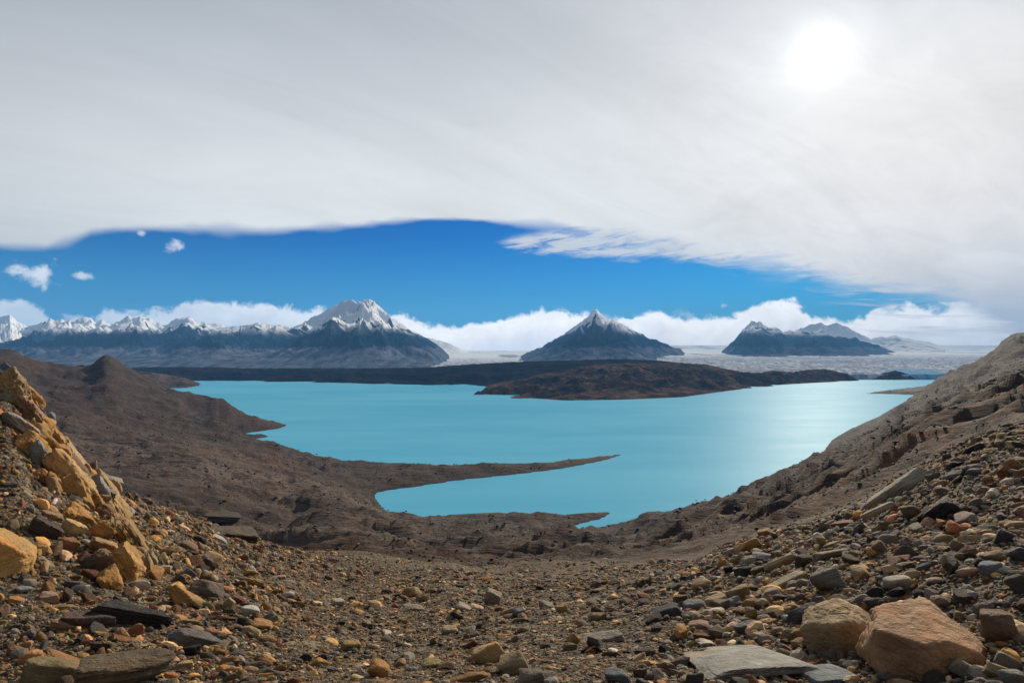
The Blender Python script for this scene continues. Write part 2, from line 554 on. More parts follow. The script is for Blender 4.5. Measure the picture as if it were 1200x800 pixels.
def mat_ground():
    mt = new_mat('hillside_earth')
    P = pos()
    g, ochre, pale = sep(attr('zone'))
    # rock-and-earth slopes far off
    n1 = noise(P, 0.012, 6, 0.6, 0.5)
    n2 = noise(vmul(P, (0.35, 1.0, 2.5)), 0.05, 7, 0.65, 0.8)
    n3 = noise(vmul(P, (0.5, 1, 3)), 0.35, 6, 0.65)
    c = mix(sstep(n1, 0.34, 0.66), (0.026, 0.0155, 0.0125), (0.060, 0.037, 0.025))
    c = mix(sstep(n2, 0.42, 0.66) * 0.8, c, (0.095, 0.072, 0.056))
    c = mix(sstep(n2, 0.47, 0.32) * 0.8, c, (0.013, 0.0095, 0.009))
    c = mix(sstep(noise(P, 0.006, 5, 0.6), 0.52, 0.70) * 0.6, c, (0.085, 0.040, 0.024))
    c = mix(sstep(noise(P, 0.02, 6, 0.65), 0.60, 0.72) * 0.5, c, (0.060, 0.058, 0.028))
    c = mix(ochre * sstep(noise(P, 0.09, 6, 0.7), 0.42, 0.62) * 0.9, c, (0.24, 0.125, 0.062))
    c = mix(pale * sstep(n2 * 0.6 + n3 * 0.4, 0.40, 0.56) * 0.9, c, (0.185, 0.155, 0.140))
    n5 = noise(vmul(P, (0.3, 1.0, 3.0)), 0.16, 7, 0.7, 0.5)
    c = mix(sstep(n5, 0.56, 0.70) * 0.65, c, (0.125, 0.095, 0.072))
    c = mix(sstep(n5, 0.42, 0.30) * 0.75, c, (0.012, 0.009, 0.0085))
    k1, k2, k3 = sep(voro(P, 0.55, out='Color'))
    c = mix(sstep(k2, 0.86, 0.90) * sstep(voro(P, 0.55), 0.45, 0.25) * 0.8, c, mix(k1, (0.05, 0.045, 0.045), (0.27, 0.20, 0.14)))
    c = vmul(vscale(c, 0.22 + 0.86 * n3), (1.16, 1.0, 0.87))
    zP = sep(P)[2]
    c = mix(sstep(zP, 1.3, 0.5) * (1.0 - g), c, (0.020, 0.018, 0.017))
    # near soil and grit
    f1 = noise(P, 0.55, 6, 0.6)
    f2 = noise(P, 9.0, 6, 0.7)
    s = mix(sstep(f1, 0.35, 0.65), (0.020, 0.0155, 0.011), (0.046, 0.034, 0.021))
    s = mix(sstep(noise(P, 0.3, 5, 0.6), 0.55, 0.72) * 0.5, s, (0.070, 0.064, 0.032))
    Pw = vadd(P, vscale(noise(P, 14.0, 3, 0.6, 0, True), 0.05))
    for sc, lo in ((46.0, 0.30), (17.0, 0.45), (6.0, 0.72)):
        k1, k2, k3 = sep(voro(Pw, sc, out='Color'))
        ds = voro(Pw, sc)
        pc = mix(k1, (0.030, 0.027, 0.025), (0.27, 0.21, 0.135))
        pc = mix(sstep(k3, 0.70, 0.80), pc, (0.26, 0.135, 0.05))
        s = mix(sstep(k2, lo, lo + 0.05) * sstep(ds, 0.62, 0.40), s, pc)
    s = vscale(s, 0.40 + 0.85 * f2)
    c = mix(g, c, s)
    hf = voro(Pw, 46.0) * -0.014 + f2 * 0.03 + voro(Pw, 17.0) * -0.035 + voro(Pw, 6.0) * -0.04
    hm = n2 * 6.0 + n5 * 3.5 + n3 * 2.4 + noise(P, 1.2, 4, 0.6) * 0.4
    h = hf * g + hm * (1.0 - g)
    finish(c, 0.92, bump(h, 0.9, 1.0), 0.2)
    return mt


def mat_headland(name, dark):
    mt = new_mat(name)
    P = pos()
    n1 = noise(P, 0.010, 6, 0.6, 0.4)
    n2 = noise(vmul(P, (0.6, 0.6, 2.2)), 0.035, 7, 0.68, 0.6)
    if dark:
        c = mix(sstep(n1, 0.35, 0.65), (0.010, 0.010, 0.013), (0.022, 0.019, 0.020))
        c = mix(sstep(n2, 0.55, 0.72) * 0.5, c, (0.040, 0.033, 0.031))
    else:
        c = mix(sstep(n1, 0.38, 0.62), (0.024, 0.018, 0.016), (0.105, 0.068, 0.051))
        c = mix(sstep(n2, 0.50, 0.68) * 0.8, c, (0.16, 0.11, 0.083))
        c = mix(sstep(n2, 0.46, 0.30) * 0.8, c, (0.016, 0.013, 0.013))
        c = mix(sstep(noise(P, 0.006, 4, 0.6), 0.5, 0.68) * 0.5, c, (0.095, 0.046, 0.028))
    
    c = vscale(c, 0.6 + 0.8 * n2)
    finish(c, 0.9, bump(n2 * 14.0 + n1 * 10.0, 0.9, 1.0), 0.0)
    return mt


def mat_mountain():
    mt = new_mat('snowy_mountain_rock')
    P = pos()
    z = sep(P)[2]
    nx, ny, nz = nrm()
    n1 = noise(P, 0.0022, 7, 0.6, 0.3)
    n2 = noise(vmul(P, (1, 1, 0.45)), 0.0065, 6, 0.56, 0.5)
    n3 = noise(vmul(P, (1, 0.35, 0.16)), 0.014, 6, 0.6, 0.3)
    rock = mix(sstep(n2, 0.36, 0.64), (0.030, 0.047, 0.082), (0.115, 0.132, 0.168))  # blue of distant haze is painted into the rock, forest and bare colours
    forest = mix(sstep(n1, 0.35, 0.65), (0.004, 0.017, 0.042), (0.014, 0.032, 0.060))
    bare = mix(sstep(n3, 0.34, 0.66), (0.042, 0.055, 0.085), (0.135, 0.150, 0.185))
    zz = z + (n1 - 0.5) * 110.0 + (n2 - 0.5) * 130.0
    c = mix(sstep(zz, 225.0, 330.0), forest, rock)
    c = mix(sstep(z + (n1 - 0.5) * 60.0 + (n3 - 0.5) * 150.0, 150.0, 128.0), c, bare)
    sn = zz * 0.0022 + (nz - 0.62) * 0.95 + (n2 - 0.5) * 2.3 + (n1 - 0.5) * 0.7
    sn = sn + (noise(P, 0.0011, 3, 0.5) - 0.5) * 1.1
    c = mix(sstep(sn, 0.74, 0.83) * sstep(z, 250, 370), c, (0.84, 0.86, 0.90))
    finish(c, 0.85, bump(n2 * 45.0 + n3 * 22.0, 0.7, 1.0), 0.0)
    return mt


def mat_snow():
    mt = new_mat('snowfield_rock')
    P = pos()
    n2 = noise(P, 0.008, 6, 0.65)
    nz = nrm()[2]
    c = mix(sstep((nz - 0.6) * 0.7 + (n2 - 0.5) * 1.9, -0.72, -0.50), (0.34, 0.36, 0.40), (0.93, 0.94, 0.95))
    finish(c, 0.9, bump(n2 * 50.0, 0.6, 1.0), 0.0)
    return mt


def mat_glacier():
    mt = new_mat('glacier_ice')
    P = pos()
    x, y, z = sep(P)
    n1 = noise(vmul(P, (1, 0.5, 1)), 0.004, 6, 0.6, 0.4)
    n2 = noise(vmul(P, (1, 0.45, 1)), 0.03, 6, 0.7, 0.4)
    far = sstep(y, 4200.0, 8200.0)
    c = mix(sstep(n2, 0.40, 0.60), (0.20, 0.23, 0.30), (0.58, 0.62, 0.68))
    c = mix(sstep(n1, 0.42, 0.6) * 0.6, c, (0.25, 0.27, 0.33))
    flow = noise(vmul(P, (0.35, 0.12, 1)), 0.006, 5, 0.55, 0.8)
    c = mix(sstep(flow, 0.58, 0.68) * 0.5, c, (0.26, 0.27, 0.30))
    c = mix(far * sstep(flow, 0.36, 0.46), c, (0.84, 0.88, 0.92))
    front = sstep(y, 2950.0, 2760.0) * sstep(m('ABSOLUTE', x - 1850.0), 190.0, 60.0) * sstep(n2, 0.30, 0.5)
    c = mix(front * 0.8, c, (0.16, 0.40, 0.62))
    finish(c, 0.9, bump(n2 * 10.0, 0.7, 1.0), 0.0)
    return mt


def mat_water():
    mt = new_mat('glacial_lake_water')
    P = pos()
    n1 = noise(vmul(P, (0.4, 1, 1)), 0.004, 4, 0.5, 0.3)
    n2 = noise(vmul(P, (0.6, 1, 1)), 0.18, 4, 0.6)
    n3 = noise(P, 0.9, 3, 0.6)
    n4 = noise(vmul(P, (0.25, 1, 1)), 0.012, 6, 0.6, 0.6)
    c = mix(sstep(n1 * 0.6 + n4 * 0.4, 0.38, 0.62), WATER_A, WATER_B)
    nb = bump(n2 * 0.5 + n3 * 0.2, 0.25, 1.0)
    df = nd('ShaderNodeBsdfDiffuse'); put(df.inputs['Color'], c)
    gl = nd('ShaderNodeBsdfGlossy'); put(gl.inputs['Color'], (0.9, 0.95, 1.0)); put(gl.inputs['Roughness'], 0.36 + 0.2 * n4); put(gl.inputs['Normal'], nb)
    fr = nd('ShaderNodeLayerWeight'); put(fr.inputs['Blend'], 0.5)
    mx = nd('ShaderNodeMixShader')
    put(mx.inputs[0], 0.010 + 0.020 * (S(fr.outputs['Facing']) ** 3.0))
    S.nt.links.new(df.outputs[0], mx.inputs[1]); S.nt.links.new(gl.outputs[0], mx.inputs[2])
    o = nd('ShaderNodeOutputMaterial'); S.nt.links.new(mx.outputs[0], o.inputs[0])
    return mt


def rock_nodes(tint, seedv):
    tc = S(nd('ShaderNodeTexCoord').outputs['Object'])
    P = vadd(tc, seedv)
    return P


def mat_stone(name, use_object):
    """stone: own tint, stains, grain, thin bedding"""
    mt = new_mat(name)
    if use_object:
        oi = nd('ShaderNodeObjectInfo')
        tint = S(oi.outputs['Color']); rnd = S(oi.outputs['Random'])
        P = vadd(S(nd('ShaderNodeTexCoord').outputs['Object']), comb(rnd * 50.0, rnd * 31.0, rnd * 77.0))
        Q = P
    else:
        tint = attr('tint')
        P = pos(); Q = P
    n1 = noise(Q, 4.0 if use_object else 5.0, 6, 0.62, 0.4)
    n2 = noise(Q, 16.0 if use_object else 22.0, 6, 0.7)
    n3 = noise(vmul(Q, (1, 1, 5)), 6.0, 5, 0.65, 0.5)
    n4 = noise(Q, 60.0, 4, 0.7)
    c = vscale(tint, 0.20 + 1.0 * n1)
    c = mix(sstep(n3, 0.54, 0.68) * 0.65, c, vmul(tint, (0.40, 0.30, 0.24)))
    if use_object:
        c = mix(sstep(noise(Q, 2.2, 5, 0.6, 0.6), 0.52, 0.68) * 0.45, c, vmul(tint, (1.25, 0.82, 0.5)))
        c = mix(sstep(n2, 0.60, 0.74) * 0.4, c, (0.40, 0.36, 0.30))
    c = vscale(c, 0.68 + 0.64 * n2)
    h = n2 * 0.03 + n1 * 0.06 + n4 * 0.012 + n3 * 0.03
    finish(c, 0.86, bump(h, 0.8 if use_object else 0.5, 1.0), 0.28)
    return mt


WATER_A = (0.088, 0.375, 0.570)
WATER_B = (0.120, 0.425, 0.610)
M_GROUND = mat_ground()
M_DARK = mat_headland('dark_headland_rock', True)
M_BROWN = mat_headland('brown_headland_rock', False)
M_MOUNT = mat_mountain()
M_SNOW = mat_snow()
M_ICE = mat_glacier()
M_WATER = mat_water()
M_STONE = mat_stone('boulder_stone', True)
M_SCREE = mat_stone('scree_stone', False)


# ------------------------------------------------------------------ setting: hillside, lake, far land
def build_ground():
    azs = np.unique(np.concatenate([np.linspace(-math.pi, -0.84, 60), np.linspace(-0.84, 0.84, 560), np.linspace(0.84, math.pi, 60)]))
    rs = np.concatenate([[0.35, 0.8, 1.3], np.exp(np.linspace(math.log(1.7), math.log(3600), 430)), [4500, 6500]])
    A, R = np.meshgrid(azs, rs)
    x, y = R * np.sin(A), R * np.cos(A)
    z = ground(x.ravel(), y.ravel()).reshape(x.shape)
    xf, yf = x.ravel(), y.ravel()
    r = R.ravel(); d = np.maximum(yf, 0.1)
    u = CU + F * xf / d
    g = 1 - ss(r + 12 * fbm(xf / 8, yf / 8, 4, 0.5, 41), 32, 150)
    och = np.zeros_like(r); pal = np.zeros_like(r)

    def spot(arr, uu, vv, rad, k=1.0, ax=1.0):
        p = ray_ground(uu, vv, 60)
        if p is None: return
        w = np.exp(-(((xf - p.x) / ax) ** 2 + (yf - p.y) ** 2) / rad ** 2) * k
        np.maximum(arr, w, out=arr)
    for a in ((1090, 545, 16), (1040, 560, 14), (1000, 575, 16), (1120, 520, 18), (950, 580, 18), (870, 600, 14), (1060, 520, 20), (1150, 490, 20), (1110, 500, 40, .7), (1180, 500, 30, .7), (1000, 560, 30, .7), (920, 590, 30, .6), (800, 630, 30, .5, 2), (480, 680, 9), (1000, 545, 25, .7), (330, 540, 40, .5), (300, 540, 60, .5)): spot(och, *a)
    for a in ((345, 572, 90, 1, 2.2), (430, 588, 60, 1, 2.2), (250, 545, 120, .7, 2), (390, 620, 30, .8, 3), (520, 628, 30, .8, 3), (600, 668, 8, 1, 4), (560, 664, 8, 1, 4), (1180, 425, 130, .5), (1150, 450, 50, .5, 1.5), (1030, 492, 50, .5), (1060, 455, 90, .6, 2), (700, 640, 25, .5, 3),
              (590, 640, 25, .5, 3), (480, 615, 30, .6, 3), (1186, 482, 12, 1), (290, 470, 70, .5, 2), (230, 520, 60, .5, 2)): spot(pal, *a)
    zone = np.stack([g, och, pal], 1)
    nc = len(azs)
    o = mesh_obj('ground', np.stack([xf, yf, z.ravel()], 1), grid_faces(len(rs), nc), M_GROUND, True, 'structure', {'zone': zone})
    o.data.flip_normals()
    return o


build_ground()

n = 40
gx, gy = np.meshgrid(np.linspace(-5200, 5200, n), np.linspace(250, 5200, n))
mesh_obj('lake_water', np.stack([gx.ravel(), gy.ravel(), np.zeros(n * n)], 1), grid_faces(n, n), M_WATER, True, 'structure')


def patch(name, mat, crest, d_front, d_crest, z_foot, d_back, z_back, nu, nt, prof, disp, jag=0.0, u_pad=0.0, seed=0, v_foot=None):
    """a hill or mountain as a height field: crest given as (column, row) along its skyline at depth d_crest"""
    cu = np.array([c[0] for c in crest], float); cv = np.array([c[1] for c in crest], float)
    us = np.linspace(cu[0], cu[-1], nu)
    vc = np.interp(us, cu, cv)
    jg = jag * fbm(us / 9.0, us * 0 + seed, 4, 0.6, seed) if jag else us * 0
    dc = np.interp(us, [c[0] for c in d_crest], [c[1] for c in d_crest]) if hasattr(d_crest, '__len__') else np.full(nu, float(d_crest))
    df = np.interp(us, [c[0] for c in d_front], [c[1] for c in d_front]) if hasattr(d_front, '__len__') else np.full(nu, float(d_front))
    zc = EYE + (HV - vc) / F * dc
    nb = max(6, nt // 5)
    t = np.concatenate([np.linspace(0, 1, nt), 1 + np.linspace(0, 1, nb + 1)[1:]])
    T, U = np.meshgrid(t, us, indexing='ij')
    DF, DC, ZC = df[None, :] + 0 * T, dc[None, :] + 0 * T, zc[None, :] + 0 * T
    JZ = (-jg / F * dc)[None, :] * np.where(T <= 1, np.clip(T, 0, 1) ** 7, np.clip(2 - T, 0, 1) ** 4)
    d = np.where(T <= 1, DF + (DC - DF) * np.minimum(T, 1), DC + (d_back - DC) * np.clip(T - 1, 0, 1))
    X = (U - CU) / F * d
    zf = z_foot
    if nt > 90:
        kw = max(3, int(26 * nu / (cu[-1] - cu[0]))); ker = np.hanning(2 * kw + 1); ker /= ker.sum()
        zs = np.convolve(np.pad(zc, kw, mode='edge'), ker, 'valid')
        w3 = np.clip(T, 0, 1) ** 3.5 * np.clip(2 - T, 0, 1) ** 2
        ZC = zs[None, :] + (ZC - zs[None, :]) * w3
    Z = np.where(T <= 1, zf + (ZC - zf) * prof(np.minimum(T, 1)), ZC + (z_back - ZC) * np.clip(T - 1, 0, 1) ** 0.8)
    env = np.where(T <= 1, np.sin(math.pi * np.clip(T, 0, 1)) ** 0.8 * ss(T, -0.02, 0.35), 0.0) + 0.10 * ss(T, 0.7, 1.0) * (nt > 90) + 0.0
    Z = Z + disp(X, d, T, ZC - zf) * env + JZ
    o = mesh_obj(name, np.stack([X.ravel(), d.ravel(), Z.ravel()], 1), grid_faces(len(t), nu), mat, True, 'structure')
    return o


# dark low land behind the lake
patch('headland', M_DARK,
      [(90, 446), (140, 433), (170, 430), (230, 430), (300, 431.5), (420, 431.5), (500, 430.5), (545, 427), (600, 424), (660, 422), (720, 420.5), (770, 422), (805, 426), (860, 436), (900, 446)],
      [(90, 2400), (225, 2500), (300, 2440), (450, 2260), (560, 2130), (640, 2080), (900, 2500)], [(90, 2900), (450, 2760), (560, 2750), (700, 2800), (900, 2900)], -6, 3800, -10, 480, 60,
      lambda t: 0.15 * t + 0.85 * ss(t, 0.0, 1.0) , lambda x, y, t, h: 9 * fbm(x / 170, y / 170, 5, 0.55, 51) + 8 * (ridged(x / 300, y / 220, 4, 0.5, 52) - 0.7), 0.5, seed=1)
# small brown point in front of it on the left
patch('headland', M_BROWN, [(120, 440), (150, 433), (185, 437), (215, 442), (236, 450)],
      2080, 2350, -6, 2700, -8, 160, 40, lambda t: t, lambda x, y, t, h: 4 * fbm(x / 90, y / 90, 5, 0.55, 55), 0.4, seed=2)
# the brown rocky island-like hill in the middle
patch('headland', M_BROWN,
      [(556, 463), (572, 457), (590, 450), (615, 443), (640, 437), (665, 433), (690, 428), (720, 426), (760, 425.5), (800, 425), (830, 427), (850, 432), (872, 436), (890, 437), (905, 434),
       (930, 436), (945, 433), (965, 432), (985, 436), (1000, 439), (1016, 446)],
      [(556, 1830), (600, 1660), (660, 1590), (740, 1640), (800, 1710), (880, 2060), (940, 2350), (1016, 2560)],
      [(556, 1880), (600, 2050), (660, 2250), (760, 2400), (850, 2450), (900, 2560), (1016, 2750)], -10, 3050, -10, 560, 90,
      lambda t: 0.25 * t + 0.75 * np.sqrt(np.clip(t, 0, 1)) * (0.6 + 0.4 * t), lambda x, y, t, h: 17 * (ridged(x / 190, y / 170, 6, 0.54, 61) - 0.75) + 6 * fbm(x / 70, y / 70, 5, 0.55, 62), 0.8, seed=3)
# dark rocks before the ice front
patch('headland', M_BROWN, [(1018, 446), (1030, 438), (1050, 434), (1070, 440), (1080, 445)], 2640, 2700, -6, 2790, -8, 90, 24,
      lambda t: np.sqrt(np.clip(t, 0, 1)), lambda x, y, t, h: 5 * fbm(x / 25, y / 25, 4, 0.6, 66), 0.8, seed=4)


def glacier_right():
    us = np.linspace(770, 1330, 330)
    ds = np.concatenate([[2660, 2664, 2675], np.exp(np.linspace(math.log(2690), math.log(15500), 170))])
    DD, U = np.meshgrid(ds, us, indexing='ij')
    X = (U - CU) / F * DD
    k = np.log(DD / 2690) / math.log(15500 / 2690)
    v = 438.0 - 33.5 * np.clip(k, 0, 1) ** 0.62
    Z = EYE + (HV - v) / F * DD
    a = ss(DD, 2660, 2700)
    fade = 1 - 0.75 * ss(DD, 4000, 9000)
    Z = Z + a * fade * (5 * (ridged(X / 75, DD / 55, 4, 0.55, 71) - 0.75) + 9 * fbm(X / 300, DD / 400, 4, 0.5, 72))
    Z[0] = -8
    Z[1] = np.maximum(Z[1] - 12, 4); 
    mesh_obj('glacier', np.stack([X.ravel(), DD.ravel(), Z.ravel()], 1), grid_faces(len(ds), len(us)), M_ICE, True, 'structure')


glacier_right()


def glacier_small():
    us = np.linspace(505, 625, 120)
    ds = np.linspace(3860, 10500, 90)
    DD, U = np.meshgrid(ds, us, indexing='ij')
    X = (U - CU) / F * DD
    k = (DD - 3860) / 6640
    v = 431 - 20 * k ** 0.7
    Z = EYE + (HV - v) / F * DD + (1 - k) * 10 * (ridged(X / 90, DD / 120, 4, 0.5, 75) - 0.7)
    Z[0] = -10
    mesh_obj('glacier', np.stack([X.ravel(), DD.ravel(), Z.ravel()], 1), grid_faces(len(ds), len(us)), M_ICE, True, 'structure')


glacier_small()


def mdisp(seed, k=1.0):
    def f(x, y, t, h):
        hh = np.clip(h, 60, 900)
        w = fbm(x / 900, y / 900, 3, 0.5, seed + 5) * 260
        return k * hh * (0.27 * (ridged((x + w) / 900, y / 1700, 5, 0.44, seed) - 0.72) + 0.07 * (ridged((x - w) / 300, y / 600, 4, 0.48, seed + 9) - 0.7))
    return f


MP = lambda t: 0.75 * t ** 0.8 + 0.25 * t ** 2.6
patch('mountain', M_SNOW, [(-60, 372), (-20, 380), (0, 371), (12, 369), (22, 378), (40, 386), (60, 398)], 6500, 9900, 20, 12000, 0, 160, 60, MP, mdisp(101), 2.0, seed=11)
patch('mountain', M_MOUNT,
      [(-120, 410), (-60, 398), (0, 393), (25, 388), (40, 380), (55, 377), (72, 374), (85, 377), (102, 371), (112, 378), (120, 375), (130, 381), (150, 371), (166, 370), (182, 377), (195, 382),
       (206, 373), (220, 372), (235, 378), (247, 378), (259, 379), (270, 386), (300, 396), (340, 408), (380, 422)],
      3880, 9800, -10, 12000, 0, 360, 91, MP, mdisp(111), 2.2, seed=12)
patch('mountain', M_MOUNT,
      [(150, 436), (180, 416), (205, 402), (225, 392), (262, 382), (300, 379), (330, 381), (346, 383), (360, 377), (372, 371), (385, 362), (397, 356), (408, 353), (420, 354), (426, 351), (433, 350), (440, 355),
       (448, 363), (452, 367), (460, 374), (475, 384), (490, 391), (505, 399), (518, 408), (530, 420), (538, 430)],
      3850, 8300, -10, 10500, 0, 500, 130, MP, mdisp(121, 1.1), 0.9, seed=13)
patch('mountain', M_SNOW, [(470, 405), (490, 394), (505, 396), (525, 402), (540, 408), (552, 414)], 8600, 9700, 0, 11000, 0, 140, 40, MP, mdisp(126), 0.8, seed=14)
patch('mountain', M_MOUNT,
      [(580, 434), (598, 424), (618, 413), (636, 405), (655, 395), (668, 387), (680, 378), (688, 372), (694, 366), (699, 363), (704, 368), (709, 372), (718, 374), (727, 377), (740, 385), (750, 390), (762, 396),
       (780, 403), (798, 410), (812, 419), (824, 432)],
      3900, 7700, -10, 9600, 0, 380, 120, MP, mdisp(131, 1.25), 1.3, seed=15)
patch('mountain', M_MOUNT,
      [(838, 424), (846, 411), (857, 402), (866, 392), (874, 383), (881, 375), (887, 379), (892, 377), (900, 385), (908, 383), (918, 389), (928, 387), (950, 390), (980, 393), (1000, 396), (1020, 402), (1035, 407), (1050, 413)],
      5600, 8600, 5, 10200, 0, 280, 92, MP, mdisp(141, 1.2), 1.8, seed=16)
patch('mountain', M_SNOW,
      [(900, 402), (925, 390), (940, 384), (952, 380), (962, 378), (970, 381), (980, 378), (990, 382), (1005, 390), (1020, 396), (1035, 395), (1050, 393), (1065, 397), (1080, 399), (1092, 401), (1106, 407)],
      [(900, 8800), (1035, 8500), (1065, 7400), (1106, 7200)], 9700, 25, 11500, 20, 300, 60, MP, mdisp(146, 0.9), 1.2, seed=17)


# ------------------------------------------------------------------ stones
_ico = {}


def ico(sub):
    if sub not in _ico:
        bm = bmesh.new()
        bmesh.ops.create_icosphere(bm, subdivisions=sub, radius=1.0)
        v = np.array([x.co[:] for x in bm.verts]); f = np.array([[y.index for y in x.verts] for x in bm.faces])
        bm.free()
        _ico[sub] = (v / np.linalg.norm(v, axis=1, keepdims=True), f)
    return _ico[sub]


def rock_shape(seed, sub, planes=11, p=14.0, dims=(1, 1, 1), rough=0.05, strata=0.0, pl=None):
    """an angular stone: a random convex block, edges worn, surface chipped"""
    rg = np.random.default_rng(seed)
    v, f = ico(sub)
    nn = rg.normal(size=(planes, 3)); nn /= np.linalg.norm(nn, axis=1, keepdims=True)
    nn = np.concatenate([nn, [[0, 0, 1], [0, 0, -1], [1, 0.2, 0.1], [-1, 0.1, -.1], [.1, 1, .1], [0.1, -1, 0]]])
    nn /= np.linalg.norm(nn, axis=1, keepdims=True)
    dd = rg.uniform(0.72, 1.12, len(nn)); dd[-6:] = rg.uniform(0.85, 1.0, 6)
    if pl is not None:
        nn = np.array([a[:3] for a in pl], float); nn /= np.linalg.norm(nn, axis=1, keepdims=True); dd = np.array([a[3] for a in pl], float)
    q = np.clip(v @ nn.T, 0, None) / dd
    rad = (q ** p).sum(1) ** (-1 / p)
    c = v * rad[:, None]
    if rough:
        nz = np.zeros(len(c)); a = 1.0; k = 1.7
        for o in range(2 if sub < 4 else 5):
            nz += a * pn3(c * k + seed * 3.1 % 97, seed % 1000 + o); a *= 0.55; k *= 2.1
        c = c * (1 + rough * nz)[:, None]
        if sub >= 5:
            rr = 1 - np.abs(pn3(c * 3.1 + seed % 41, seed % 991 + 5)); r2 = 1 - np.abs(pn3(c * 8.3 + seed % 37, seed % 983 + 6))
            c = c * (1 - 0.9 * rough * np.clip(rr - 0.8, 0, 1) * 3 - 0.4 * rough * np.clip(r2 - 0.75, 0, 1) * 3)[:, None]
    if strata:
        st = pn3(np.stack([c[:, 0] * .6, c[:, 1] * .6, c[:, 2] * 7.0], 1), seed % 997 + 7)
        c[:, :2] *= (1 + strata * np.round(st * 3) / 3)[:, None]
    mx = np.abs(c).max(0)
    return c / mx * np.array(dims) * 0.5, f


PAL = {
    'ochre': (0.46, 0.27, 0.10), 'tan': (0.40, 0.29, 0.175), 'rusty brown': (0.27, 0.125, 0.06), 'slate grey': (0.165, 0.155, 0.148), 'dark slate': (0.066, 0.060, 0.060),
    'purplish grey': (0.165, 0.13, 0.125), 'olive brown': (0.165, 0.135, 0.075), 'pale grey': (0.40, 0.375, 0.33), 'brown': (0.15, 0.105, 0.07), 'bluish grey': (0.19, 0.205, 0.225),
}


def tag(o, label, cat, group=None):
    o['label'] = label; o['category'] = cat
    if group: o['group'] = group


def gnormal(x, y, e=0.25):
    g = ground(np.array([x + e, x - e, x, x]), np.array([y, y, y + e, y - e]))
    return Vector((-(g[0] - g[1]) / (2 * e), -(g[2] - g[3]) / (2 * e), 1)).normalized()


HERO_XY = []
HERO_REF = []
_hs = [500]


def hero(name, label, cat, cx, cy, L, T, ang=0.0, col='tan', depth=0.8, mode='stand', sub=4, planes=9, p=16, rough=0.05, strata=0.0, thick=None, sink=0.22, yaw=0.0, seed=None, group=None, pl=None):
    """a single rock: centre, length and height as they measure on the photograph at its distance, tilt of its long side"""
    if mode == 'stand' and cx < 175 and cy < 690 and cx > -1 and 'crop' in label or 'ridge' in label:
        L, T, depth, rough, p = L * 1.18, T * 1.45, depth * 1.25, max(rough, 0.115), 24
        strata = max(strata, 0.05)
    sub = min(sub, 6 if L > 80 else 5 if L > 36 else 4)
    P = ray_ground(cx, cy + (T * 0.30 if mode == 'stand' else 0))
    if P is None: return None
    _hs[0] += 1
    sd = seed or _hs[0]
    y = P.y
    k = y / F
    view = (P - Vector((0, 0, EYE))).normalized()
    right = Vector((view.y, -view.x, 0)).normalized()
    if mode == 'stand':
        upv = Vector((0, 0, 1))
        fwd = upv.cross(right).normalized()
        a = math.radians(ang)
        ex = (right * math.cos(a) + upv * math.sin(a)).normalized()
        ez = (upv * math.cos(a) - right * math.sin(a)).normalized()
        ey = ez.cross(ex)
        dims = (L * k, L * k * depth, T * k)
        if yaw:
            R = Matrix.Rotation(math.radians(yaw), 3, ez); ex = R @ ex; ey = R @ ey
        c = Vector(((cx - CU) / F * y, y, EYE + (HV - cy) / F * y)) + fwd * (L * k * depth * 0.22)
        c.z -= T * k * sink * 0.3
    else:
        nz = gnormal(P.x, P.y)
        foresh = max(0.22, -view.dot(nz))
        a = math.radians(ang)
        ey = (nz.cross(right)).normalized(); exn = ey.cross(nz).normalized()
        # turn within the slope so that the long side shows at the asked angle
        aa = math.atan2(math.sin(a) / foresh, math.cos(a))
        # the slope itself may already tilt the level line
        R = Matrix.Rotation(aa + math.radians(yaw), 3, nz)
        ex = R @ exn; ey = R @ ey; ez = nz
        Lw = L * k / max(0.25, math.hypot(math.cos(aa), math.sin(aa) * foresh))
        th = (thick or T * 0.4) * k
        Dw = max(T * k * 0.5, (T - (thick or T * 0.4) * 0.7) * k / foresh) if depth == 0.8 else L * k * depth
        dims = (Lw, Dw, th)
        c = P + nz * th * (0.5 - sink)
    v, f = rock_shape(sd, sub, planes, p, dims, rough, strata, pl)
    o = mesh_obj(name, v, f, M_STONE, True)
    M = Matrix((ex, ey, ez)).transposed().to_4x4(); M.translation = c
    o.matrix_world = M
    try: o.data.set_sharp_from_angle(angle=math.radians(32))
    except Exception: pass
    cc = PAL[col] if isinstance(col, str) else col
    if mode == 'stand' and cx < 175 and cc[0] > 0.3: cc = (cc[0] * 1.0, cc[1] * 0.88, cc[2] * 0.78)
    o.color = (*cc, 1)
    tag(o, label, cat, group); o['kind'] = 'thing'
    HERO_REF.append((cx, cy, L, T, label))
    HERO_XY.append((c.x, c.y, 0.42 * max(dims[0], dims[1]), cx, cy, L, T))
    return o


B, SB, ST, LG = 'boulder', 'slab', 'stone', 'ledge'
LIGHT_OCHRE = (0.50, 0.33, 0.15); PALE_TAN = (0.48, 0.39, 0.27); ORANGE = (0.46, 0.22, 0.075); PINK_TAN = (0.44, 0.275, 0.17)
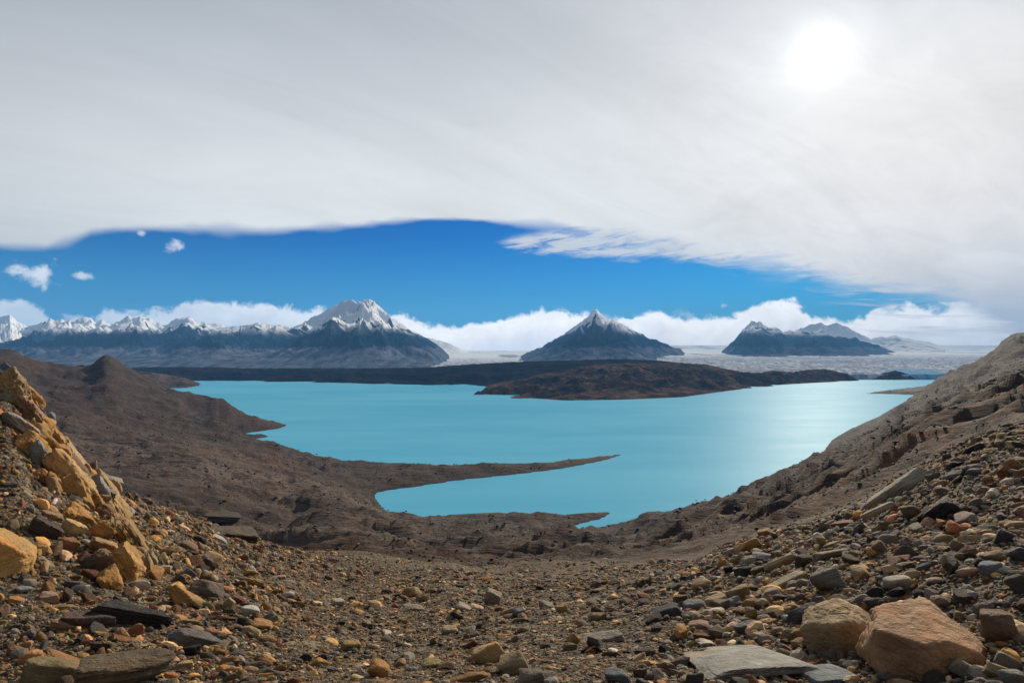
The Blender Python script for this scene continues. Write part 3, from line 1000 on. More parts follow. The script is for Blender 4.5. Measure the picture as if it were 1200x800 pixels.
# right bank
hero(B, 'large flat-topped orange tan boulder at the bottom right, the biggest rock in view', B, 1081, 760, 142, 92, -3, (0.50, 0.30, 0.165), 1.15, sub=6, p=30, rough=0.045, seed=901,
     pl=[(-.16, -.16, .97, .50), (.42, -.02, .90, .60), (.75, .05, .62, .86), (-.28, -.95, .05, .80), (.55, -.82, .22, .78), (.98, -.1, .15, 1.0), (-.95, -.1, .25, .92), (-.55, .8, .2, .82), (.45, .85, .25, .86), (0, 0, -1, .8), (-.75, -.6, -.3, 1.0), (.2, -.9, -.5, .95)])
hero(B, 'rounded tan boulder standing just left of the biggest boulder', B, 980, 745, 84, 70, 12, (0.44, 0.31, 0.17), 1.0, sub=6, p=9, rough=0.055, seed=915,
     pl=[(-.12, -.12, .98, .60), (.60, .0, .78, .76), (-.65, .0, .72, .80), (-.35, -.93, .05, .72), (.45, -.85, -.1, .72), (1, 0, 0, .95), (-1, 0, -.1, .85), (0, 1, .2, .9), (0, 0, -1, .8), (.7, -.4, -.6, .8)])
hero(B, 'reddish brown angular boulder close right of the biggest boulder', B, 1169, 737, 40, 42, 5, (0.21, 0.135, 0.09), 0.9, sub=5, planes=7, p=18)
hero(SB, 'large pale grey flat slab with a pointed right end, left of the rounded boulder', SB, 866, 778, 136, 46, 4, (0.33, 0.315, 0.275), mode='lie', thick=12, sub=6, planes=7, p=26, rough=0.03, seed=923, sink=0.1)
hero(SB, 'smooth blue-grey slate slab at the bottom edge below the rounded boulder', SB, 968, 792, 56, 24, 8, 'bluish grey', mode='lie', thick=8, sub=5, planes=6, p=26, rough=0.02)
hero(SB, 'dark purplish slab leaning against the left side of the rounded boulder', SB, 944, 722, 46, 22, 28, (0.10, 0.088, 0.10), 0.4, sub=5, planes=6)
hero(ST, 'grey tan stone wedged between the rounded boulder and the biggest boulder', ST, 1036, 722, 24, 24, 25, (0.24, 0.20, 0.15), sub=4)
hero(ST, 'pale knobbly stone at the lower right corner of the biggest boulder', ST, 1131, 785, 23, 28, 60, (0.36, 0.31, 0.24), sub=5, p=9)
hero(ST, 'yellowish cube-like stone at the bottom edge, right of the knobbly pale stone', ST, 1166, 785, 18, 24, 80, (0.42, 0.33, 0.19), sub=4, p=22)
hero(ST, 'brown grey pear-shaped stone near the bottom right corner', ST, 1182, 775, 18, 26, 70, (0.22, 0.18, 0.14), sub=4, p=8)
hero(ST, 'grey pebbly stone cut by the bottom right corner of the view', ST, 1187, 795, 30, 18, 15, (0.22, 0.2, 0.18), sub=4, p=9)
hero(ST, 'smooth pale tan oval stone in the pebbles above the rounded boulder', ST, 1052, 685, 33, 17, 18, (0.42, 0.36, 0.27), sub=5, p=5, rough=0.03)
hero(ST, 'blue-grey block with a flat face on the right bank, beside a whitish stone', ST, 1161, 666, 27, 20, 8, (0.235, 0.25, 0.285), sub=5, p=20, planes=6)
hero(ST, 'small whitish stone touching the blue-grey block on the right bank', ST, 1177, 668, 16, 10, -8, (0.5, 0.5, 0.5), sub=4, p=6)
hero(ST, 'grey olive angular stone left of the pale oval stone, above the rounded boulder', ST, 971, 681, 38, 27, 20, (0.215, 0.19, 0.15), sub=5, planes=7)
hero(ST, 'dark brown rock cut off by the right edge of the view above the reddish boulder', ST, 1196, 686, 24, 26, 30, (0.10, 0.085, 0.08), sub=4)
hero(B, 'dark ribbed slate rock shaped like a fin, alone high on the right bank', B, 1104, 601, 43, 24, 42, (0.055, 0.046, 0.052), 0.6, sub=5, planes=6, p=12, strata=0.06, rough=0.04)
hero(ST, 'dark upright smooth stone on the right bank below the fin-shaped slate rock', ST, 1175, 632, 26, 15, 72, (0.088, 0.083, 0.088), sub=4, p=9)
hero(ST, 'dark purplish stone at the right edge beside the dark upright stone', ST, 1196, 650, 22, 18, 40, (0.11, 0.095, 0.105), sub=4, p=9)
hero(ST, 'yellow tan lumpy stone below the fin-shaped slate rock', ST, 1108, 633, 22, 18, 40, (0.36, 0.28, 0.16), sub=4, p=8)
hero(ST, 'reddish tan stone next to the lumpy yellow stone on the right bank', ST, 1121, 640, 16, 15, 60, (0.30, 0.19, 0.13), sub=4, p=8)
hero(ST, 'brown rounded stone with ochre flecks near the middle of the right bank', ST, 1069, 601, 24, 20, 20, (0.19, 0.14, 0.085), sub=4, p=9)
hero(ST, 'flat slate-coloured stone high on the right bank under the skyline', ST, 1142, 553, 17, 9, 10, (0.17, 0.155, 0.155), sub=4, p=8)
hero(LG, 'long pale tan rock ledge running along the top edge of the right bank', LG, 1053, 573, 86, 19, 42, (0.46, 0.40, 0.31), 0.35, sub=6, planes=5, p=14, rough=0.05, seed=933)
hero(LG, 'shorter yellowish ledge directly below the long pale ledge of the right bank', LG, 1029, 599, 50, 11, 32, (0.44, 0.36, 0.235), 0.4, sub=5, planes=5, p=14)
hero(SB, 'reddish brown slab at the lower end of the pale ledges on the bank top', SB, 990, 614, 34, 7, 12, (0.26, 0.14, 0.085), 0.5, sub=4)
hero(SB, 'log-shaped yellow tan slab, upper of two slabs left of the pebbles', SB, 916, 660, 42, 14, 32, (0.45, 0.34, 0.19), 0.4, sub=5, planes=5, p=10)
hero(SB, 'long tan slab with a rusty end, lower of two slabs left of the pebbles', SB, 917, 687, 76, 13, 34, (0.42, 0.335, 0.205), 0.35, sub=5, planes=5, p=14)
hero(ST, 'rusty brown stone sitting at the upper end of the long tan slab', ST, 934, 674, 18, 14, 20, (0.22, 0.105, 0.04), sub=4)
hero(SB, 'tan bone-shaped slab lying behind the two long slabs on the bank', SB, 973, 650, 48, 10, 20, (0.36, 0.28, 0.19), 0.4, sub=5, planes=5, p=12)
hero(SB, 'thin yellow slab just above the bone-shaped slab on the bank', SB, 983, 637, 34, 8, 26, (0.42, 0.34, 0.18), 0.4, sub=4)
hero(ST, 'rounded yellow ochre stone between the thin yellow slab and the bank top', ST, 963, 634, 12, 12, 0, (0.40, 0.28, 0.12), sub=4, p=5)
hero(B, 'ochre topped boulder at the left rim of the right bank, against the brown valley', B, 875, 642, 38, 16, 34, LIGHT_OCHRE, 0.6, sub=5, planes=6, p=12)
hero(ST, 'orange tan stone on the rim right of the ochre topped boulder', ST, 897, 625, 18, 9, 20, (0.38, 0.22, 0.11), sub=4)
hero(SB, 'bluish pale slab lying below the ochre topped boulder', SB, 897, 654, 32, 10, 3, (0.27, 0.27, 0.275), 0.6, sub=4)
hero(ST, 'tan angular stone with a steep right side, above the large pale grey slab', ST, 865, 697, 32, 19, 18, (0.34, 0.265, 0.15), sub=5, planes=6)
hero(ST, 'knobbly orange tan stone left of the tan angular stone above the grey slab', ST, 824, 687, 26, 16, 18, (0.44, 0.29, 0.15), sub=5, p=9)
hero(SB, 'grey flat stone in the slope above and left of the large pale slab', SB, 813, 713, 34, 18, 18, (0.20, 0.19, 0.185), 0.7, sub=4, p=9)
hero(SB, 'layered dark slate slab at the foot of the right bank', SB, 781, 719, 38, 14, 22, (0.066, 0.066, 0.072), 0.7, sub=5, planes=6, strata=0.08)
hero(SB, 'pinkish flat stone lying below the grey flat stone', SB, 821, 733, 28, 10, 8, (0.36, 0.21, 0.15), 0.7, sub=4, p=9)
hero(SB, 'purplish flat stone right of the pinkish flat stone', SB, 876, 737, 30, 14, 15, (0.14, 0.115, 0.13), 0.7, sub=4, p=12)
hero(ST, 'olive brown round stone above the right part of the large pale slab', ST, 894, 727, 17, 14, 0, (0.26, 0.20, 0.11), sub=4, p=6)
hero(ST, 'tan stone with a shaded hollow, right of the knobbly orange stone', ST, 838, 705, 30, 12, 20, (0.34, 0.26, 0.15), sub=4)
# centre
hero(B, 'pale grey angular block standing alone in the hollow of the valley', B, 577, 702, 22, 22, 70, (0.34, 0.28, 0.215), sub=5, planes=6, p=22)
hero(B, 'leaning tan-capped rock at the bottom centre', B, 572, 769, 38, 24, 24, (0.42, 0.28, 0.13), 0.8, sub=5, planes=6, p=12)
hero(B, 'triangular tan rock right of the leaning tan-capped rock', B, 602, 781, 36, 24, 20, (0.38, 0.275, 0.155), sub=5, planes=5, p=14)
hero(ST, 'brown stone at the bottom edge right of the triangular rock', ST, 622, 794, 34, 16, 10, (0.26, 0.20, 0.155), sub=4)
hero(SB, 'orange brown plank-like slab sticking out at the bottom edge, below the tan-capped rock', SB, 549, 795, 56, 9, 12, (0.30, 0.155, 0.06), 0.3, sub=5, strata=0.08)
hero(ST, 'orange ochre stone at the bottom edge left of the plank-like slab', ST, 443, 786, 28, 20, -35, ORANGE, sub=5, p=8)
hero(ST, 'ochre rounded stone above and left of the orange stone at the bottom', ST, 411, 758, 24, 13, -5, (0.36, 0.25, 0.11), sub=4, p=7)
hero(ST, 'yellowish flat stone among the gravel left of the tan-capped rock', ST, 507, 779, 24, 9, 5, (0.36, 0.29, 0.12), sub=4, p=8)
hero(ST, 'smooth tan stone in the gravel above the tan-capped rock', ST, 527, 740, 20, 9, -5, (0.44, 0.33, 0.20), sub=4, p=6)
hero(ST, 'pale elongated stone left of the grey block in the hollow', ST, 545, 713, 19, 8, -22, (0.40, 0.34, 0.26), sub=4, p=8)
hero(ST, 'blue-grey rounded stone right of the block in the hollow', ST, 607, 719, 18, 11, 0, (0.15, 0.155, 0.165), sub=4, p=6)
hero(ST, 'yellow ochre stone at the edge of the hollow, with two smaller ones', ST, 659, 714, 15, 12, 20, (0.44, 0.30, 0.13), sub=4)
hero(ST, 'tan stone standing in the dark gravel right of centre', ST, 672, 750, 14, 13, 40, (0.40, 0.28, 0.14), sub=4)
hero(SB, 'pale grey tan thin slab in the gravel right of centre', SB, 706, 748, 54, 9, 8, (0.34, 0.31, 0.25), 0.5, sub=4)
hero(ST, 'striped blue-grey stone at the bottom edge right of centre', ST, 724, 793, 30, 15, 3, (0.15, 0.16, 0.175), sub=5, p=7, strata=0.04)
hero(SB, 'pale flat stone in the gravel, left end of the hollow', SB, 484, 714, 30, 7, -8, (0.33, 0.27, 0.19), 0.6, sub=4)
# left slope
hero(B, 'big yellow orange boulder cut by the left edge of the view', B, -6, 650, 82, 76, 0, (0.58, 0.39, 0.16), 0.8, sub=6, p=22, rough=0.05, seed=951,
     pl=[(.80, -.12, .62, .62), (.30, -.1, .95, .88), (.25, -.95, .1, .70), (-.5, -.8, .2, .8), (-1, 0, 0, .9), (0, 1, .1, .9), (0, 0, -1, .8), (1, -.1, -.1, .92), (.75, -.6, .1, .82)])
OUT = 'ochre rock of the steep outcrop on the left slope'
hero(LG, 'tan grey crag forming the topmost tip of the left ridge', LG, 9, 452, 44, 27, -62, (0.40, 0.31, 0.18), 0.9, sub=5, planes=7, rough=0.09)
hero(LG, 'reddish crag below the topmost tip of the left ridge', LG, 35, 484, 46, 15, -60, (0.33, 0.205, 0.13), 0.9, sub=5, planes=7, rough=0.08)
hero(SB, 'pale grey slanting slab inside the top of the left ridge', SB, 23, 498, 40, 12, -48, (0.33, 0.32, 0.30), 0.6, sub=5)
hero(SB, 'whitish slab at the left edge just under the ridge tip', SB, 6, 459, 20, 9, -35, (0.46, 0.42, 0.37), 0.6, sub=4)
hero(LG, 'orange slanting rock right of the grey slab near the ridge top', LG, 41, 495, 30, 9, -58, (0.44, 0.25, 0.12), 0.7, sub=4)
hero(B, 'bright ochre boulder with a dark left side in the upper outcrop', B, 33, 521, 34, 21, -50, (0.50, 0.29, 0.095), 0.8, sub=5, planes=7, rough=0.07)
hero(B, 'yellow ochre upright rock just right of the bright ochre boulder', B, 55, 541, 31, 21, -66, (0.44, 0.31, 0.13), 0.8, sub=5, planes=7, rough=0.07)
hero(LG, 'tallest pale ochre rock face in the middle of the outcrop', LG, 78, 560, 66, 25, -56, (0.52, 0.37, 0.175), 0.6, sub=6, planes=7, rough=0.09, seed=961)
hero(LG, 'narrow tan blade of rock on the right flank of the tallest outcrop face', LG, 95, 548, 62, 10, -58, (0.44, 0.34, 0.21), 0.6, sub=5, planes=6, rough=0.06)
hero(LG, 'grey weathered rock right of the tan blade on the outcrop', LG, 104, 570, 30, 13, -55, (0.26, 0.25, 0.23), 0.7, sub=5)
hero(LG, 'sandy ochre rib on the right side of the outcrop', LG, 121, 572, 46, 13, -58, (0.42, 0.31, 0.16), 0.7, sub=5, planes=7, rough=0.08)
hero(LG, 'lower sandy rib below the right side of the outcrop', LG, 138, 597, 40, 14, -58, (0.40, 0.29, 0.14), 0.7, sub=5, planes=7, rough=0.08)
hero(B, 'small orange rock at the foot of the tallest outcrop face', B, 49, 557, 16, 11, -60, (0.46, 0.24, 0.10), sub=4)
hero(B, 'orange ochre rock in the lower middle of the outcrop', B, 91, 606, 34, 15, -48, (0.48, 0.27, 0.09), 0.7, sub=5, planes=6)
hero(B, 'dark brown overhanging rock left of the yellow-white stone', B, 53, 622, 40, 22, -42, (0.075, 0.058, 0.048), 0.8, sub=5, planes=7, rough=0.08)
hero(ST, 'pale tan stone lying on top of the dark brown overhanging rock', ST, 60, 604, 26, 9, -22, (0.42, 0.31, 0.19), sub=4)
hero(B, 'yellow-white rock right of the dark brown overhanging rock', B, 84, 620, 28, 18, -32, (0.56, 0.44, 0.22), sub=5, p=14)
hero(ST, 'rusty rock under the yellow-white rock', ST, 79, 638, 24, 16, -30, (0.28, 0.13, 0.055), sub=4)
hero(LG, 'long ochre brown rib on the right below the outcrop', LG, 152, 630, 62, 15, -62, (0.33, 0.225, 0.105), 0.7, sub=5, planes=7, rough=0.09)
hero(B, 'large yellow orange block at the bottom end of the outcrop', B, 146, 665, 48, 24, -60, (0.52, 0.335, 0.13), 0.7, sub=5, planes=6, p=14, seed=971)
hero(B, 'smaller orange block left of the large yellow block at the outcrop foot', B, 129, 681, 26, 16, -68, (0.46, 0.265, 0.085), 0.8, sub=5)
hero(B, 'dark brown rock above the smaller orange block', B, 110, 662, 30, 20, -40, (0.10, 0.075, 0.05), 0.8, sub=5)
hero(ST, 'tan stone above the large yellow block of the outcrop foot', ST, 121, 642, 26, 13, -30, (0.42, 0.29, 0.15), sub=4)
hero(SB, 'long black slate slab below the outcrop', SB, 150, 722, 98, 24, -24, (0.036, 0.033, 0.032), 0.35, sub=6, planes=6, strata=0.07, rough=0.06, seed=981)
hero(SB, 'purplish brown slab tucked under the left of the black slate slab', SB, 104, 728, 58, 17, -12, (0.105, 0.078, 0.072), 0.45, sub=5, planes=6, strata=0.05)
hero(SB, 'grey brown tapering slab down and right of the black slate slab', SB, 229, 752, 66, 19, -26, (0.155, 0.14, 0.13), 0.45, sub=5, planes=6)
hero(SB, 'wide olive brown bedded slab at the bottom left edge', SB, 150, 788, 108, 32, -8, (0.145, 0.105, 0.062), 0.5, sub=6, planes=7, strata=0.08, rough=0.06)
hero(B, 'tan brown wedge rock at the bottom left corner', B, 64, 791, 72, 34, -18, (0.25, 0.18, 0.085), 0.8, sub=5, planes=6)
hero(SB, 'rusty orange slab standing on edge behind the tan brown wedge', SB, 84, 780, 66, 12, -38, (0.29, 0.14, 0.05), 0.5, sub=5, strata=0.08)
hero(ST, 'orange rounded stone left of the rusty slab standing on edge', ST, 36, 772, 26, 18, -10, (0.50, 0.28, 0.13), sub=5, p=7)
hero(SB, 'orange grey slab with a pale cut end, left of the purplish slab', SB, 74, 733, 30, 14, -24, (0.30, 0.185, 0.11), 0.6, sub=4)
hero(ST, 'pale tan block above the purplish slab', ST, 56, 701, 22, 13, -12, (0.34, 0.265, 0.205), sub=4)
hero(ST, 'orange flat stone near the left edge above the orange grey slab', ST, 19, 703, 18, 8, -32, (0.44, 0.23, 0.09), sub=4)
hero(ST, 'grey oval stone below the big yellow orange boulder', ST, 27, 691, 18, 8, -14, (0.30, 0.29, 0.28), sub=4, p=7)
hero(ST, 'grey flat stone right above the grey oval stone', ST, 35, 684, 15, 10, -14, (0.26, 0.245, 0.22), sub=4, p=9)
hero(ST, 'small light grey round stone right of the big yellow boulder', ST, 48, 658, 10, 10, 0, (0.46, 0.41, 0.36), sub=4, p=5)
hero(ST, 'ochre stone below the left end of the black slate slab', ST, 142, 745, 20, 16, -40, (0.36, 0.22, 0.10), sub=4)
hero(SB, 'orange ochre slab with a dark upper edge, right of the outcrop foot', SB, 216, 704, 54, 24, -42, (0.40, 0.225, 0.08), 0.6, sub=5, planes=6)
hero(B, 'dark grey brown block right of the orange ochre slab', B, 243, 692, 42, 20, -26, (0.145, 0.115, 0.095), 0.7, sub=5, planes=6)
hero(ST, 'tan triangular stone at the lower right of the grey brown block', ST, 267, 708, 13, 15, -50, (0.46, 0.34, 0.19), sub=4)
hero(ST, 'pale olive stone leaning on top of the grey brown block', ST, 246, 678, 26, 11, -48, (0.44, 0.36, 0.22), sub=4)
hero(ST, 'white flat stone in the middle of the left scree', ST, 294, 716, 23, 11, -18, (0.56, 0.52, 0.46), sub=4, p=14)
hero(ST, 'pale grey split stone above and right of the white flat stone', ST, 337, 700, 19, 13, -20, (0.40, 0.35, 0.30), sub=4)
hero(ST, 'whitish stone at the right side of the left scree', ST, 395, 707, 17, 9, -5, (0.50, 0.43, 0.33), sub=4)
hero(ST, 'orange flat stone below and right of the white flat stone', ST, 309, 733, 26, 9, -26, (0.38, 0.20, 0.08), sub=4)
hero(ST, 'rust orange stone beside the grey brown tapering slab', ST, 245, 743, 24, 12, -18, (0.32, 0.15, 0.065), sub=4)
hero(LG, 'dark ledge of rock jutting out on the edge of the left slope', LG, 262, 606, 44, 9, -8, (0.075, 0.06, 0.045), 0.8, sub=5, planes=7, rough=0.08)
hero(LG, 'brown broken ledge below the dark jutting ledge', LG, 272, 626, 62, 13, -12, (0.11, 0.085, 0.055), 0.8, sub=5, planes=8, rough=0.1)
hero(SB, 'grey slab with a light top on the left slope, left of the jutting ledge', SB, 135, 563, 18, 7, -20, (0.34, 0.33, 0.31), 0.8, sub=4)
hero(SB, 'pinkish brown slab in the scree right of the outcrop', SB, 222, 640, 26, 10, -28, (0.25, 0.165, 0.115), 0.7, sub=4)
hero(SB, 'light grey splinter in the scree between the pinkish slab and the ledges', SB, 257, 632, 22, 6, -32, (0.38, 0.36, 0.34), 0.6, sub=4)


# the crag is broken into many smaller blocks
WEDGED = []
rgo = np.random.default_rng(31)
OCOL = {'ochre': [(0.46, 0.29, 0.11), (0.50, 0.33, 0.13), (0.42, 0.24, 0.08)], 'sandy tan': [(0.42, 0.32, 0.18), (0.38, 0.28, 0.15)], 'rust brown': [(0.24, 0.125, 0.055), (0.20, 0.12, 0.07)], 'grey': [(0.20, 0.19, 0.175), (0.27, 0.26, 0.24)], 'dark brown': [(0.085, 0.065, 0.05)]}
PARTS = (((8, 440), (62, 520), 15, 'near the top of the left ridge', 34), ((55, 515), (112, 590), 22, 'in the middle of the left outcrop', 38), ((100, 560), (165, 668), 22, 'in the lower part of the left outcrop', 40))
for (u0, v0), (u1, v1), wd, where, cnt in PARTS:
    for q in range(cnt):
        t = rgo.uniform(0, 1); dx = rgo.normal() * wd * 0.6
        cx = u0 + (u1 - u0) * t + dx - 3; cy = v0 + (v1 - v0) * t + dx * -0.25 + rgo.normal() * 5
        cn = list(OCOL)[rgo.choice(5, p=[.40, .26, .14, .12, .08])]
        col = OCOL[cn][rgo.integers(0, len(OCOL[cn]))]
        L = rgo.uniform(9, 30); T = L * rgo.uniform(0.35, 0.75)
        ob = hero('stone', f"{cn} angular block wedged {where}", 'stone', cx, cy, L, T, -54 + rgo.normal() * 14, col, rgo.uniform(0.5, 0.9), sub=4, planes=9, p=24, rough=0.11, group=f"{cn} blocks {where}")
        if ob: WEDGED.append((ob, cx, cy, f"{cn} angular block wedged", f"{cn} blocks {where}"))


# ---- scree: countless small stones; the largest are things of their own
def scatter():
    rg = np.random.default_rng(77)
    N = 135000
    az = rg.uniform(-0.80, 0.80, N)
    r = np.exp(rg.uniform(math.log(2.4), math.log(75), N))
    x, y = r * np.sin(az), r * np.cos(az)
    u = CU + F * np.tan(az)
    # stoniness of the slope
    den = 0.95 + 0.8 * fbm(x / 2.5, y / 2.5, 3, 0.6, 81)
    den += 0.9 * ss(u, 760, 900) + 0.9 * (1 - ss(u, 200, 460))
    den -= 1.05 * ss(r, 13, 26) * ss(u, 300, 430) * (1 - ss(u, 700, 830))
    den -= 0.5 * ss(r, 45, 80)
    keep = rg.uniform(0, 1, N) < np.clip(den, 0.06, 1)
    # power-law sizes (metres); grains too small to see at their distance are left out
    px = 2.35 * (rg.uniform(0, 1, N) ** (-1 / 2.05))
    cen = ss(u, 250, 400) * (1 - ss(u, 720, 840))
    px = np.where(cen > rg.uniform(0, 1, N), 2.15 * (rg.uniform(0, 1, N) ** (-1 / 2.7)), px)
    px = np.where(u > 780, px * 1.25, px)
    px = np.where(u < 330, px * 1.22, px)
    px = np.minimum(px, 24)
    size = px * y / F
    cap = np.where(u > 800, 0.20, 0.30) * (0.7 + 0.6 * rg.uniform(0, 1, N))
    keep &= (size < cap)
    x, y, u, size, px, r = [a[keep] for a in (x, y, u, size, px, r)]
    ok = np.ones(len(x), bool)
    for hx, hy, hr, cx, cy, L, T in HERO_XY:
        ok &= ~((np.hypot(x - hx, y - hy) < hr * 0.8) & (px < 40))
    return [a[ok] for a in (x, y, u, size, px, r)]


sx, sy, su, ssz, spx, sr = scatter()
sz = ground(sx, sy)
rg = np.random.default_rng(5)
NS = len(sx)
names = list(PAL)
PW = {'left': [.19, .16, .13, .09, .09, .06, .13, .05, .09, .01], 'mid': [.13, .20, .08, .12, .08, .06, .14, .06, .12, .01], 'right': [.08, .19, .07, .17, .09, .13, .12, .06, .07, .02]}
zone_i = np.where(su < 380, 0, np.where(su < 740, 1, 2))
ci = np.zeros(NS, int)
for zi, zn in enumerate(('left', 'mid', 'right')):
    w = np.array(PW[zn]); w = w / w.sum()
    kk = zone_i == zi
    ci[kk] = rg.choice(10, kk.sum(), p=w)
base = np.array([PAL[k] for k in names])[ci]
# tints warmed overall, lighter right of the middle, brightness varied stone by stone
base = base * np.array([1.10, 1.0, 0.88]) * np.where(su > 760, 1.2, 1.0)[:, None] * np.clip(np.exp(rg.normal(-0.16, 0.55, (NS, 1))), 0.25, 2.1) * rg.uniform(0.93, 1.07, (NS, 3))
e = 0.15
nxg = -(ground(sx + e, sy) - ground(sx - e, sy)) / (2 * e); nyg = -(ground(sx, sy + e) - ground(sx, sy - e)) / (2 * e)
NV = np.stack([nxg, nyg, np.ones(NS)], 1); NV /= np.linalg.norm(NV, axis=1, keepdims=True)
tilt = np.where(su < 380, 0.42, 0.30)[:, None]
NV = NV + rg.normal(size=(NS, 3)) * tilt; NV[:, 2] = np.maximum(NV[:, 2], 0.15)
NV /= np.linalg.norm(NV, axis=1, keepdims=True)
ya = rg.uniform(0, 2 * math.pi, NS)
leftw = su < rg.uniform(330, 470, NS)
ya = np.where(leftw, -0.35 + rg.normal(size=NS) * 0.45, ya)
tv = np.stack([np.cos(ya), np.sin(ya), np.zeros(NS)], 1)
EX = tv - NV * (tv * NV).sum(1, keepdims=True); EX /= np.linalg.norm(EX, axis=1, keepdims=True)
EY = np.cross(NV, EX)
wid = np.where(leftw, rg.uniform(0.34, 0.8, NS), rg.uniform(0.5, 0.95, NS)); thk = np.where(su > 760, rg.uniform(0.38, 0.8, NS), rg.uniform(0.22, 0.62, NS))
order = np.argsort(-spx)
NI = 240
ind, rest = order[:NI], order[NI:]

# individuals share a dozen meshes
protos = []
for k in range(14):
    v, f = rock_shape(3000 + k, 4, 7 + k % 5, [8, 12, 18, 26][k % 4], (1, 1, 1), 0.05, 0.0)
    me_o = mesh_obj('stone', v, f, M_STONE, True)
    try: me_o.data.set_sharp_from_angle(angle=math.radians(32))
    except Exception: pass
    me = me_o.data
    bpy.data.objects.remove(me_o)
    protos.append(me)
ZONES = ('scattered in the scree of the left slope', 'lying in the gravel of the bottom centre', 'among the pebbles of the right bank')
STOPW = {'in', 'on', 'at', 'of', 'below', 'above', 'right', 'left', 'with', 'standing', 'just', 'close', 'by', 'leaning', 'wedged', 'cut', 'beside', 'alone', 'high', 'near', 'next', 'running', 'directly', 'lying', 'sitting', 'between', 'against', 'under', 'upper', 'lower', 'among', 'sticking', 'touching', 'shaped', 'inside', 'forming', 'tucked', 'down', 'behind', 'jutting', 'leftmost'}
REFS = []
for cx, cy, L, T, lb in HERO_REF:
    w = []
    for t in lb.replace(',', ' ,').split():
        if t == ',' or (t in STOPW and len(w) > 1): break
        w.append(t)
    if 2 < len(w) <= 7 and 'wedged' not in lb: REFS.append((cx, cy, L, T, ' '.join(w)))
USED = set()


def name_by_place(o, pu, pv, what, group):
    """say which one it is by the nearest rock that has a description of its own"""
    lab = None
    for h in sorted(REFS, key=lambda h: math.hypot((h[0] - pu) / (1 + h[2] / 60), (h[1] - pv) / (1 + h[3] / 60)))[:12]:
        dx, dy = pu - h[0], pv - h[1]
        side = ('right of' if dx > 0 else 'left of') if abs(dx) > abs(dy) else ('below' if dy > 0 else 'above')
        l2 = f"{what} {side} the {h[4]}"
        if len(l2.split()) > 16: continue
        lab = lab or l2
        if l2 not in USED: lab = l2; break
    USED.add(lab)
    tag(o, lab, 'stone', group)


for o, pu, pv, what, group in WEDGED: name_by_place(o, pu, pv, what, group)
for j in ind:
    k = int(rg.integers(0, 14))
    flat = thk[j] < 0.36
    nm = 'slab' if flat else 'stone'
    o = bpy.data.objects.new(nm, protos[k])
    COL.objects.link(o)
    s = float(ssz[j]) * 1.05
    M = Matrix((EX[j], EY[j], NV[j])).transposed().to_4x4() @ Matrix.Diagonal((s, s * wid[j], s * thk[j], 1))
    M.translation = (sx[j], sy[j], sz[j] + s * thk[j] * 0.14)
    o.matrix_world = M
    o.color = (*base[j], 1)
    o['kind'] = 'thing'
    cn = names[ci[j]]
    pu, pv = CU + F * sx[j] / sy[j], HV - F * (sz[j] - EYE) / sy[j]
    name_by_place(o, pu, pv, f"{'small' if spx[j] > 13 else 'very small'} {cn} {'flat' if flat else 'angular'} stone", f"{cn} stones {ZONES[zone_i[j]]}")

# boulders strewn over the slopes farther down
def far_scatter():
    rg = np.random.default_rng(91)
    N = 30000
    az = rg.uniform(-0.74, 0.74, N); r = np.exp(rg.uniform(math.log(60), math.log(950), N))
    x, y = r * np.sin(az), r * np.cos(az)
    px = 1.5 * rg.uniform(0, 1, N) ** (-1 / 2.2)
    size = np.minimum(px, 6) * y / F
    z = ground(x, y)
    den = 0.35 + 0.9 * fbm(x / 45, y / 45, 4, 0.6, 95) + 0.3 * ss(az, 0.3, 0.5)
    k = (z > 2.0) & (size < 3.6) & (rg.uniform(0, 1, N) < den)
    return x[k], y[k], z[k], size[k], rg


fx, fy, fz, fs, rgf = far_scatter()
nf = len(fx)
fbase = np.array([(0.035, 0.028, 0.026), (0.11, 0.075, 0.052), (0.20, 0.155, 0.12), (0.08, 0.042, 0.026)])[rgf.integers(0, 4, nf)] * rgf.uniform(0.7, 1.2, (nf, 1))

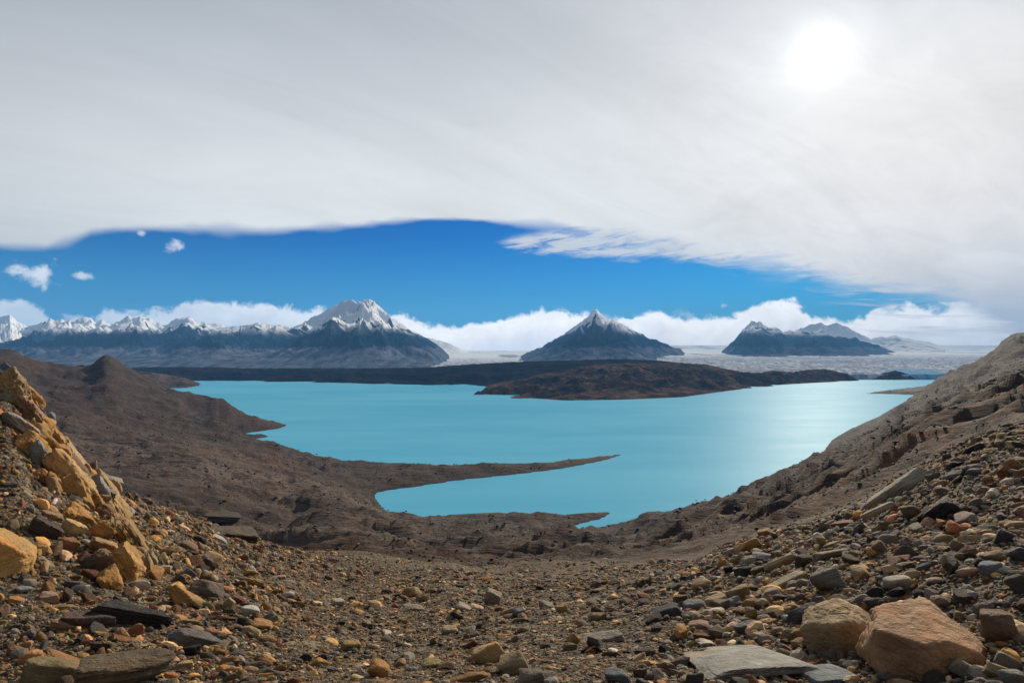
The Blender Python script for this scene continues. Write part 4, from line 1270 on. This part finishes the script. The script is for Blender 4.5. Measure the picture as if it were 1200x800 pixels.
# the countless rest
small = rest[spx[rest] < 8.5]; mid = rest[spx[rest] >= 8.5]
cos_, fcs, tnt, off = [], [], [], 0
for idx, sub, nvar in ((small, 1, 10), (mid, 2, 12)):
    var = rg.integers(0, nvar, len(idx))
    for q in range(nvar):
        ii = idx[var == q]
        if not len(ii): continue
        v, f = rock_shape(4000 + q + sub * 50, sub, 7, 8 if q % 3 == 0 else 26, (1, 1, 1), 0.0)
        s = ssz[ii][:, None, None]
        loc = v[None] * np.stack([np.ones(len(ii)), wid[ii], thk[ii]], 1)[:, None, :] * s
        w = loc[..., 0:1] * EX[ii][:, None] + loc[..., 1:2] * EY[ii][:, None] + loc[..., 2:3] * NV[ii][:, None]
        ctr = np.stack([sx[ii], sy[ii], sz[ii] + ssz[ii] * thk[ii] * 0.12], 1)
        w = w + ctr[:, None]
        nvx = len(v)
        cos_.append(w.reshape(-1, 3))
        fcs.append((f[None] + (np.arange(len(ii)) * nvx)[:, None, None] + off).reshape(-1, 3))
        tnt.append(np.repeat(base[ii], nvx, 0))
        off += len(ii) * nvx
v, f = rock_shape(4190, 1, 8, 16, (1, 1, 1), 0.0)
for q in range(4):
    ii = np.arange(q, nf, 4)
    a = rgf.uniform(0, 6.28, len(ii)); ca, sa = np.cos(a)[:, None], np.sin(a)[:, None]
    vv = rock_shape(4190 + q, 1, 8, 16, (1, 1, 1), 0.0)[0]
    sq = fs[ii][:, None]
    lx, ly, lz = vv[None, :, 0] * sq, vv[None, :, 1] * sq * 0.75, vv[None, :, 2] * sq * 0.6
    w = np.stack([lx * ca - ly * sa + fx[ii][:, None], lx * sa + ly * ca + fy[ii][:, None], lz + (fz[ii] + fs[ii] * 0.12)[:, None]], -1)
    cos_.append(w.reshape(-1, 3)); fcs.append((f[None] + (np.arange(len(ii)) * len(vv))[:, None, None] + off).reshape(-1, 3))
    tnt.append(np.repeat(fbase[ii], len(vv), 0)); off += len(ii) * len(vv)
so = mesh_obj('scree', np.concatenate(cos_), np.concatenate(fcs), M_SCREE, False, 'stuff', {'tint': np.concatenate(tnt)})
tag(so, 'loose brown and grey scree covering the near hillside', 'scree')


# ------------------------------------------------------------------ air
def build_haze():
    bm = bmesh.new()
    bmesh.ops.create_cube(bm, size=1.0)
    for v in bm.verts:
        v.co = Vector((v.co.x * 40000, 5500 + v.co.y * 19400, -34 + (v.co.z + 0.5) * (1040 + 34)))
    me = bpy.data.meshes.new('haze'); bm.to_mesh(me); bm.free()
    mt = new_mat('haze_air')
    vn = nd('ShaderNodeVolumePrincipled')
    put(vn.inputs['Color'], HAZE_COL); put(vn.inputs['Density'], HAZE_DEN); put(vn.inputs['Anisotropy'], 0.0)
    o = nd('ShaderNodeOutputMaterial')
    S.nt.links.new(vn.outputs[0], o.inputs['Volume'])
    me.materials.append(mt)
    ob = bpy.data.objects.new('haze', me); COL.objects.link(ob)
    ob['kind'] = 'stuff'


HAZE_COL = (0.17, 0.48, 1.0)
HAZE_DEN = 0.000060
build_haze()
